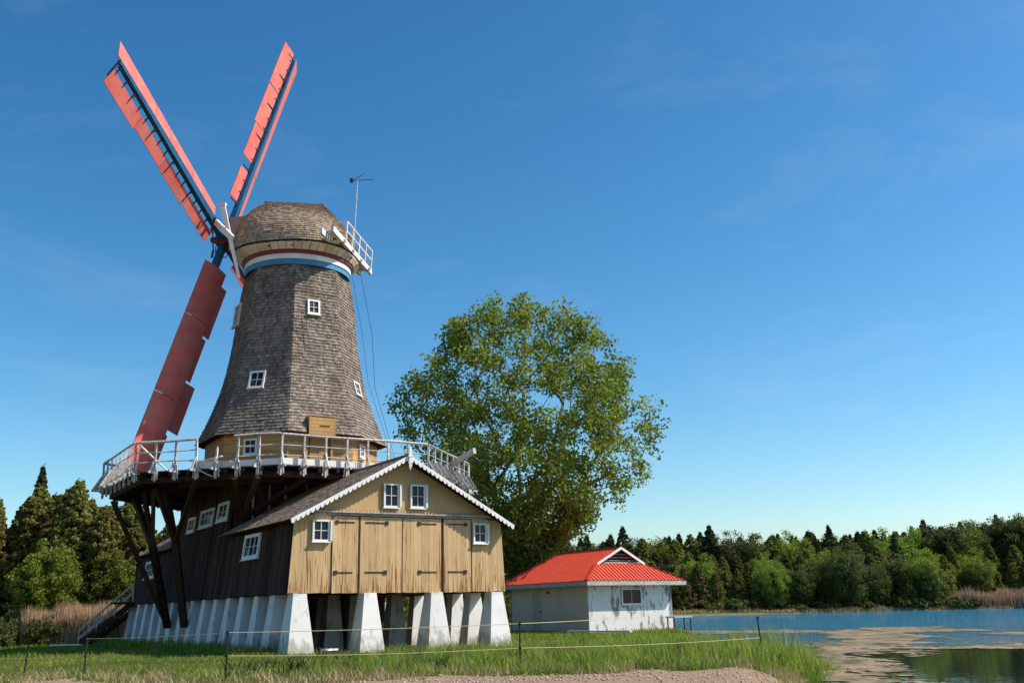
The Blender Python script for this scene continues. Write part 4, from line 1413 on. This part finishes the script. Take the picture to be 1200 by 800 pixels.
# prototypes for the woods
def crown_conifer(h, w_, n_cl, per, size, narrow=1.0, skirt=.06):
    ts = rng.random(n_cl) ** .75 * (1 - skirt) + skirt
    a = rng.random(n_cl) * 2 * pi
    rr = w_ * np.clip(1 - ts, .02, 1) ** narrow * (.75 + .35 * rng.random(n_cl)) * (1 + .12 * np.sin(3 * a + 9 * ts))
    rr *= np.where(rng.random(n_cl) < .15, 1.15, 1)
    inner = rng.random(n_cl) < .25
    rr = np.where(inner, rr * .5, rr)
    c = np.stack([rr * np.cos(a), rr * np.sin(a), ts * h], 1)
    p_, s, r = clumped(c, (.045 + .19 * (1 - ts)) * w_ * 1.05, per, size, .8)
    top = np.stack([rng.normal(size=60) * .04 * w_, rng.normal(size=60) * .04 * w_, h * (.90 + .13 * rng.random(60))], 1)
    p_ = np.vstack([p_, top]); s = np.concatenate([s, np.full(60, size * .6)]); r = np.concatenate([r, rng.random(60)])
    return leaf_cloud(p_, s, r, 1.3, .3)
def crown_round(h, w_, n_cl, per, size, z0=.15):
    d = rng.normal(size=(n_cl, 3)); d /= np.linalg.norm(d, axis=1)[:, None]
    k = rng.random(n_cl) ** .4 * (1 + .2 * np.sin(4 * d[:, 0] * 2 + 3 * d[:, 2]))
    zc = h * (1 + z0) / 2; rz = h * (1 - z0) / 2
    c = np.stack([d[:, 0] * w_ * k, d[:, 1] * w_ * k, zc + d[:, 2] * rz * k * .93], 1)
    p_, s, r = clumped(c, np.full(n_cl, .2 * w_), per, size, .9)
    return leaf_cloud(p_, s, r)
def proto_tree(name, crown, h, leafm, tr=.14):
    me_holder = npmesh('crown', crown[0], crown[1], leafm, crown[2])
    me = me_holder.data; bpy.data.objects.remove(me_holder)
    mb = MB()
    mb.tube([(0, 0, -.4), (.05, .02, h * .3), (-.04, .03, h * .65), (0, 0, h * .93)], [tr * 1.3, tr, tr * .55, .02], 6, .5, False)
    for i in range(14):
        z = h * (.15 + .055 * i); a = i * 2.4; ln = h * .16 * (1 - i / 18)
        mb.tube([(0, 0, z), (cos(a) * ln, sin(a) * ln, z + ln * .35)], [tr * .3, .01], 4, .5, False)
    to = mb.build('trunk', M['dark_bark']); tm = to.data; bpy.data.objects.remove(to)
    return (name, me, tm, h)
def place_tree(pr, x, y, s, rz, lab, group=None, sz=None):
    z = float(ground_z(np.array([x]), np.array([y]))[0])
    o = empty(pr[0], (x, y, z), lab, 'tree', group)
    o.rotation_euler = (0, 0, rz); o.scale = (s, s, sz or s)
    for nm, me in (('crown', pr[1]), ('trunk', pr[2])):
        c = bpy.data.objects.new(nm, me); c.parent = o; col.objects.link(c)
    return o

# near wood (left): detailed prototypes, 1 unit = 1 m
near = [proto_tree('cedar_tree', crown_conifer(9, 2.1, 620, 80, .115, .48), 9, M['cedar']),
        proto_tree('cedar_tree', crown_conifer(8, 2.3, 620, 80, .115, .40), 8, M['cedar']),
        proto_tree('cedar_tree', crown_conifer(9.5, 1.9, 600, 80, .115, .58), 9.5, M['cedar'])]
near_sp = proto_tree('spruce_tree', crown_conifer(10.5, 2.2, 560, 60, .12, 1.0), 10.5, M['spruce'])
near_br = proto_tree('birch_tree', crown_round(5.2, 1.5, 330, 60, .115, .05), 5.2, M['bright_leaf'], .07)
near_bush = proto_tree('bush', crown_round(2.0, 1.3, 110, 50, .12, -.2), 1.6, M['olive_leaf'], .04)
GL = 'cedars of the wood at left'
spots = []
for row, (y0, n_, x0, x1) in enumerate([(58, 9, -33, -17.5), (62, 10, -36, -16), (67, 10, -40, -14), (73, 10, -42, -13), (80, 8, -42, -14)]):
    for i in range(n_):
        spots.append((x0 + (x1 - x0) * (i + .5 * (row % 2)) / n_ + rng.normal() * .35, y0 + rng.normal() * .7, row))
for k, (x, y, row) in enumerate(spots):
    pr = near[k % 3]
    s = (.74 + .24 * rng.random()) * (1 + .035 * row) * (.86 if x > -24 else 1.0)
    place_tree(pr, x, y, s, rng.random() * 6.3, 'dark olive cedar in the dense wood left of the windmill', GL, s * (.95 + .15 * rng.random()))
place_tree(near_sp, -31.2, 67.5, 1.04, .3, 'tallest pointed dark spruce rising above the wood at left')
place_tree(near_sp, -36.0, 69, .95, 1.3, 'dark pointed spruce at the far left edge of the wood')
place_tree(near_sp, -25.6, 66, .80, 2.3, 'small pointed spruce top just left of the gallery struts')
place_tree(near_br, -24.6, 54.5, 1.0, 0, 'bright yellow green young birch at the front of the left wood')
place_tree(near_br, -21.5, 56.5, .9, 2, 'pale green young birch behind the brown reeds')
for i, (x, y, s, lb) in enumerate([(-24.3, 51.0, .9, 'low olive bush at the far left edge of the lawn'), (-22.2, 49.5, .65, 'small olive bush at the left end of the brown reeds'),
                                (-23.4, 48.0, .6, 'lowest bush in front of the left wood')]):
    place_tree(near_bush, x, y, s, i * 2., lb)
# behind the poplar and between barn and cottage
for i, (x, y, s) in enumerate([(-9.5, 84, .8), (-6.5, 88, .75), (-3.6, 84, .62), (-1.2, 90, .66), (1.2, 96, .62), (-4.8, 78, .5), (-2.2, 80, .55), (-12.5, 82, .8), (.4, 86, .55), (2.0, 104, .68), (.6, 112, .8), (-1.5, 76, .42)]):
    place_tree(near[i % 3], x, y, s, i * 1.1, 'dark cedar behind the poplar trunk, between barn and cottage', 'cedars behind the poplar')
for i, (x, y, s, lb) in enumerate([(-1.6, 66, .9, 'dark bush to the left of the poplar trunk'), (1.0, 67, .8, 'dark bush to the right of the poplar trunk'), (-3.2, 64, .9, 'dark bush seen between the barn corner and the poplar')]):
    place_tree(near_bush, x, y, s, i * 2., lb)

# far shore
far = {}
far['cedar'] = [proto_tree('cedar_tree', crown_conifer(11, 2.9, 300, 54, .235, .6), 11, M['cedar'], .2) for _ in range(3)]
far['spruce'] = [proto_tree('spruce_tree', crown_conifer(14, 3.0, 290, 50, .235, .78), 14, M['spruce'], .2) for _ in range(2)]
far['leafy'] = [proto_tree('maple_tree', crown_round(11, 4.0, 280, 56, .24, .05), 11, M['bright_leaf'], .2) for _ in range(2)]
far['olive'] = [proto_tree('ash_tree', crown_round(11.5, 3.8, 280, 56, .24, .05), 11.5, M['olive_leaf'], .2) for _ in range(2)]
GF = {'cedar': ('dark olive cedar in the wood along the far shore', 'cedars on the far shore'),
      'spruce': ('pointed dark spruce standing in the skyline of the far shore', 'spruces on the far shore'),
      'leafy': ('bright green leafy tree among the dark trees of the far shore', 'bright leafy trees on the far shore'),
      'olive': ('mid green round topped tree in the wood of the far shore', 'round green trees on the far shore')}
cnt = 0
for row, (y0, sp, kinds, h0, h1) in enumerate([
        (217, 4.4, ['cedar', 'cedar', 'cedar', 'cedar', 'olive'], .62, .95),
        (222, 4.2, ['cedar', 'cedar', 'cedar', 'leafy', 'cedar', 'cedar', 'olive'], .85, 1.08),
        (229, 4.2, ['cedar', 'spruce', 'cedar', 'leafy', 'cedar', 'olive', 'cedar'], 1.0, 1.15),
        (238, 4.0, ['cedar', 'olive', 'cedar', 'spruce', 'cedar', 'leafy'], 1.10, 1.24),
        (249, 3.2, ['spruce', 'cedar', 'olive', 'cedar', 'spruce', 'olive'], .95, 1.05),
        (262, 2.8, ['cedar', 'cedar', 'spruce', 'olive', 'cedar'], .84, .91)]):
    x = 4.0 + rng.random() * 4
    while x < 132:
        kd = kinds[int(rng.integers(len(kinds)))]
        rt = np.clip((x - 95) / 15, 0, 1)
        if row >= 3 and rng.random() < rt * .7: kd = 'olive'
        if row <= 1 and x > 90: s_h = .62
        else: s_h = 1.0
        yy = y0 + rng.normal() * 1.3 + (4 if (x > 88 and row == 0) else 0)
        if row >= 3 and kd != 'spruce': h_f = 1.16
        else: h_f = 1.0
        s = h_f * (h0 + (h1 - h0) * rng.random()) * (.8 + .2 * s_h) * (1 + .12 * rt * (row >= 3))
        pr = far[kd][int(rng.integers(len(far[kd])))]
        place_tree(pr, x, yy, s * (.9 + .25 * rng.random()) * (1.25 if kd == 'spruce' else 1), rng.random() * 6.28, *GF[kd], sz=s)
        cnt += 1
        x += sp * (.7 + .6 * rng.random())
for x, y, s, lb in [(52, 216, .95, 'bright green tree standing forward on the far shore, left of the big round dark tree'), (84, 218, 1.05, 'largest bright lime green tree on the far shore, beside the brown reeds')]:
    place_tree(far['leafy'][0], x, y, s, 1, lb)
place_tree(far['olive'][0], 68, 215.8, 1.12, 1, 'big round dark tree leaning over the water on the far shore')
fb = proto_tree('bush', crown_round(2.6, 2.2, 60, 26, .36, -.2), 2, M['olive_leaf'], .05)
for i in range(26):
    x = 28 + i * 2.6 + rng.normal() * 1.6
    place_tree(fb, x, 214.0 + .03 * (x - 60) + rng.normal() * .6, .4 + .75 * rng.random() ** 1.5, i, 'low green bush at the water line of the far shore', 'bushes along the far shore')

# blades of grass and reeds
def blades(name, x, y, h, wd, material, lean=.35, rnd=None, z0=-.02):
    n = len(x)
    z = ground_z(x, y) + z0
    a = rng.random(n) * 2 * pi
    lx, ly = np.cos(a), np.sin(a)
    b = rng.random(n) * 2 * pi
    dx, dy = np.cos(b) * wd / 2, np.sin(b) * wd / 2
    le = lean * h * (.3 + rng.random(n))
    P0 = np.stack([x - dx, y - dy, z], 1); P1 = np.stack([x + dx, y + dy, z], 1)
    mz = z + h * .6
    P2 = np.stack([x + dx * .8 + lx * le * .35, y + dy * .8 + ly * le * .35, mz], 1)
    P3 = np.stack([x - dx * .8 + lx * le * .35, y - dy * .8 + ly * le * .35, mz], 1)
    P4 = np.stack([x + lx * le + dx * .1, y + ly * le + dy * .1, z + h], 1)
    P5 = np.stack([x + lx * le - dx * .1, y + ly * le - dy * .1, z + h], 1)
    vs = np.stack([P0, P1, P2, P3, P4, P5], 1).reshape(-1, 3)
    i6 = np.arange(n)[:, None] * 6
    fs = np.concatenate([i6 + np.array([0, 1, 2, 3]), i6 + np.array([3, 2, 4, 5])], 0)
    r = rng.random(n) if rnd is None else rnd
    return npmesh(name, vs, fs, material, np.concatenate([r, r]))
def sample(n, x0, x1, y0, y1, keep):
    x = rng.uniform(x0, x1, n)
    # density falls with distance as seen by eye: more blades near
    t = rng.random(n); y = y0 * (y1 / y0) ** t
    k = keep(x, y); return x[k], y[k]
def in_barn(x, y, mrg=.0):
    du = (x - A[0]) * eu[0] + (y - A[1]) * eu[1]; dv = (x - A[0]) * ev[0] + (y - A[1]) * ev[1]
    return (du > -.2 + mrg) & (du < W - mrg) & (dv > .4 + mrg) & (dv < VL)
def in_cot(x, y):
    du = (x - C0[0]) * eu[0] + (y - C0[1]) * eu[1]; dv = (x - C0[0]) * ev[0] + (y - C0[1]) * ev[1]
    return (du > 0) & (du < CW) & (dv > 0) & (dv < CL)
def patch(x, y): return fbm(x * .9 + 31, y * .9, 3)
# lawn
def keep(x, y):
    return (gravel_mask(x, y) < .45) & ~in_barn(x, y, .3) & ~in_cot(x, y) & (land_dist(x, y) > .5) & (rng.random(len(x)) < np.clip(3.2 * patch(x, y) - .75, .10, 1)) & (np.abs(x) < y * .56 + 1)
x, y = sample(230000, -30, 9, 18.2, 66, keep)
h = (.03 + .11 * rng.random(len(x))) * (.35 + 1.2 * patch(x * 1.3, y * 1.3)) * (1 + .012 * (y - 20))
tag(blades('grass', x, y, h, .012 + .0007 * (y - 18), M['grass'], .5, np.clip(patch(x * .7, y * .7) * 1.2 - .1 + rng.normal(size=len(x)) * .18, 0, 1)), 'short green grass of the lawn in front of the barn and cottage', 'grass', kind='stuff')
# taller meadow grass along the front, thickest right of the foremost pier
def keep2(x, y):
    front = 30.2 + (x + 6) * .62
    lim = np.where(x < -6.3, 0, np.where(x < 1, np.minimum(front, 34), 34))
    ok = (gravel_mask(x, y) < .3) & (y < lim) & (land_dist(x, y) > .25) & ~in_barn(x, y, .2)
    return ok & (rng.random(len(x)) < np.clip(patch(x * .8 + 4, y * .8) * 6 - 2.4, .03, 1))
x, y = sample(120000, -6.5, 8.2, 19.5, 34, keep2)
rp = np.clip((x + 5.5) / 3, .35, 1)
h = (.10 + .26 * rng.random(len(x)) ** 1.8) * rp * (.45 + 1.1 * patch(x * 1.6, y * 1.6))
tag(blades('tall_grass', x, y, h, .011 + .0006 * (y - 18), M['tall_grass'], .6, np.clip(1.5 * patch(x * 1.1 + 8, y * 1.1) - .35 + rng.normal(size=len(x)) * .22, 0, 1)), 'tall seeding grass growing in front of the white piers and cottage', 'grass', kind='stuff')
# arching tufts with pale seed heads
tx, ty = sample(520, -5.5, 8.0, 19.6, 33, keep2)
ii = np.repeat(np.arange(len(tx)), 34)
x = tx[ii] + rng.normal(size=len(ii)) * .09; y = ty[ii] + rng.normal(size=len(ii)) * .09
h = (.22 + .34 * rng.random(len(x))) * (.6 + .6 * rng.random(len(tx)))[ii] * np.clip((x + 5.5) / 2.5, .45, 1)
tag(blades('grass_tufts', x, y, h, .014, M['tall_grass'], .85, np.clip(.25 + .7 * rng.random(len(tx))[ii] * rng.random(len(ii)), 0, 1)), 'arching grass tufts with pale tips standing out of the meadow grass', 'grass', kind='stuff')
# broad leaved weeds among the grass
tx, ty = sample(260, -6.0, 8.0, 19.3, 30, keep2)
ii = np.repeat(np.arange(len(tx)), 40)
x = tx[ii] + rng.normal(size=len(ii)) * .13; y = ty[ii] + rng.normal(size=len(ii)) * .13
h = (.08 + .22 * rng.random(len(x))) * (.5 + .9 * rng.random(len(tx)))[ii]
tag(blades('weeds', x, y, h, .04, M['olive_leaf'], .7), 'dark broad leaved weeds scattered through the meadow grass', 'weeds', kind='stuff')
# lush plants beside the lake bank
cx = rng.uniform(2.5, 8.0, 44); cy = rng.uniform(21.5, 31, 44)
k_ = (land_dist(cx, cy) > .1) & (gravel_mask(cx, cy) < .4); cx, cy = cx[k_], cy[k_]
cx = np.concatenate([cx, rng.normal(6.55, .5, 16)]); cy = np.concatenate([cy, rng.normal(25.0, .9, 16)])
ii = np.repeat(np.arange(len(cx)), 34)
x = cx[ii] + rng.normal(size=len(ii)) * .16; y = cy[ii] + rng.normal(size=len(ii)) * .16
tall = np.where(ii >= len(cx) - 16, 1.0, .62)
h = (.35 + .55 * rng.random(len(x))) * tall
tag(blades('bank_reeds', x, y, h, .016, M['tall_grass'], .38), 'lush green reeds tufted along the lake bank at the end of the grass', 'reeds', kind='stuff')
# nettles under the shaded side wall
x, y = sample(60000, -22, -5, 24, 52, lambda x, y: (lambda du, dv: (du < .2) & (du > -1.5) & (dv > .6) & (dv < VL + 1))((x - A[0]) * eu[0] + (y - A[1]) * eu[1], (x - A[0]) * ev[0] + (y - A[1]) * ev[1]))
h = (.12 + .30 * rng.random(len(x))) * (.4 + patch(x * 2, y * 2))
tag(blades('weeds', x, y, h, .03, M['grass'], .5), 'dark weeds growing along the shaded foot of the barn side', 'weeds', kind='stuff')
# dry stalks on the gravel edge
x, y = sample(70000, -12, 7.8, 17.6, 27, lambda x, y: (gravel_mask(x, y - 1.5) > .10) & (gravel_mask(x, y) < .9) & (patch(x * 1.7, y * 1.7) > .42) & (land_dist(x, y) > .1))
tag(blades('dry_grass', x, y, .04 + .22 * rng.random(len(x)) ** 2.2, .012, M['dry_grass'], .9), 'dry straw stalks along the edge of the gravel', 'dry grass', kind='stuff')
# brown reeds left
x = rng.uniform(-23.2, -18.4, 15000); y = rng.uniform(49.5, 54.0, 15000)
h = (1.10 + .75 * rng.random(len(x))) * (.7 + .5 * vnoise(x * 1.2, y * 1.2)) * np.clip(1.15 - .12 * np.abs(x + 20.8) ** 1.3 * .4, .5, 1.1)
tag(blades('reeds', x, y, h, .028, M['reed'], .12), 'stand of dry brown reeds in front of the left wood', 'reeds', kind='stuff')
# brown reeds on the far right shore
x = rng.uniform(84, 150, 26000); y = rng.uniform(214.5, 221, 26000)
h = (2.2 + 1.9 * rng.random(len(x))) * (.6 + .6 * vnoise(x * .35, y * .35)) * np.clip((x - 83) / 8, .2, 1)
tag(blades('far_reeds', x, y, h, .14, M['reed'], .25), 'band of dry brown reeds along the far shore at right', 'reeds', kind='stuff')
x = rng.uniform(20, 100, 18000); y = rng.uniform(211, 216.5, 18000) + (x - 60) * .03
k_ = land_dist(x, y) > .2; x, y = x[k_], y[k_]
tag(blades('shore_grass', x, y, (.15 + .7 * rng.random(len(x)) ** 2) * (.4 + 1.1 * vnoise(x * .4, y * .4)), .13, M['dry_grass'], .4), 'pale grass fringe at the water line of the far shore', 'grass', kind='stuff')

# pebbles on the gravel
ns = 9000
x, y = sample(ns, -13, 7, 17.0, 22.5, lambda x, y: gravel_mask(x, y) > .5)
n = len(x); s = .006 + .026 * rng.random(n) ** 3
z = ground_z(x, y) + s * .3
oct_ = np.array([(1, 0, 0), (0, 1, 0), (-1, 0, 0), (0, -1, 0), (0, 0, .7), (0, 0, -.7)], float)
vs = (oct_[None] * (1 + .35 * rng.normal(size=(n, 6, 1)).clip(-1, 1)) * s[:, None, None] + np.stack([x, y, z], 1)[:, None]).reshape(-1, 3)
tri = np.array([(0, 1, 4), (1, 2, 4), (2, 3, 4), (3, 0, 4), (1, 0, 5), (2, 1, 5), (3, 2, 5), (0, 3, 5)])
fs = (np.arange(n)[:, None, None] * 6 + tri[None]).reshape(-1, 3)
tag(npmesh('gravel', vs, fs, M['stone'], np.repeat(rng.random(n), 8)), 'loose pinkish gravel stones strewn along the front', 'gravel', kind='stuff')
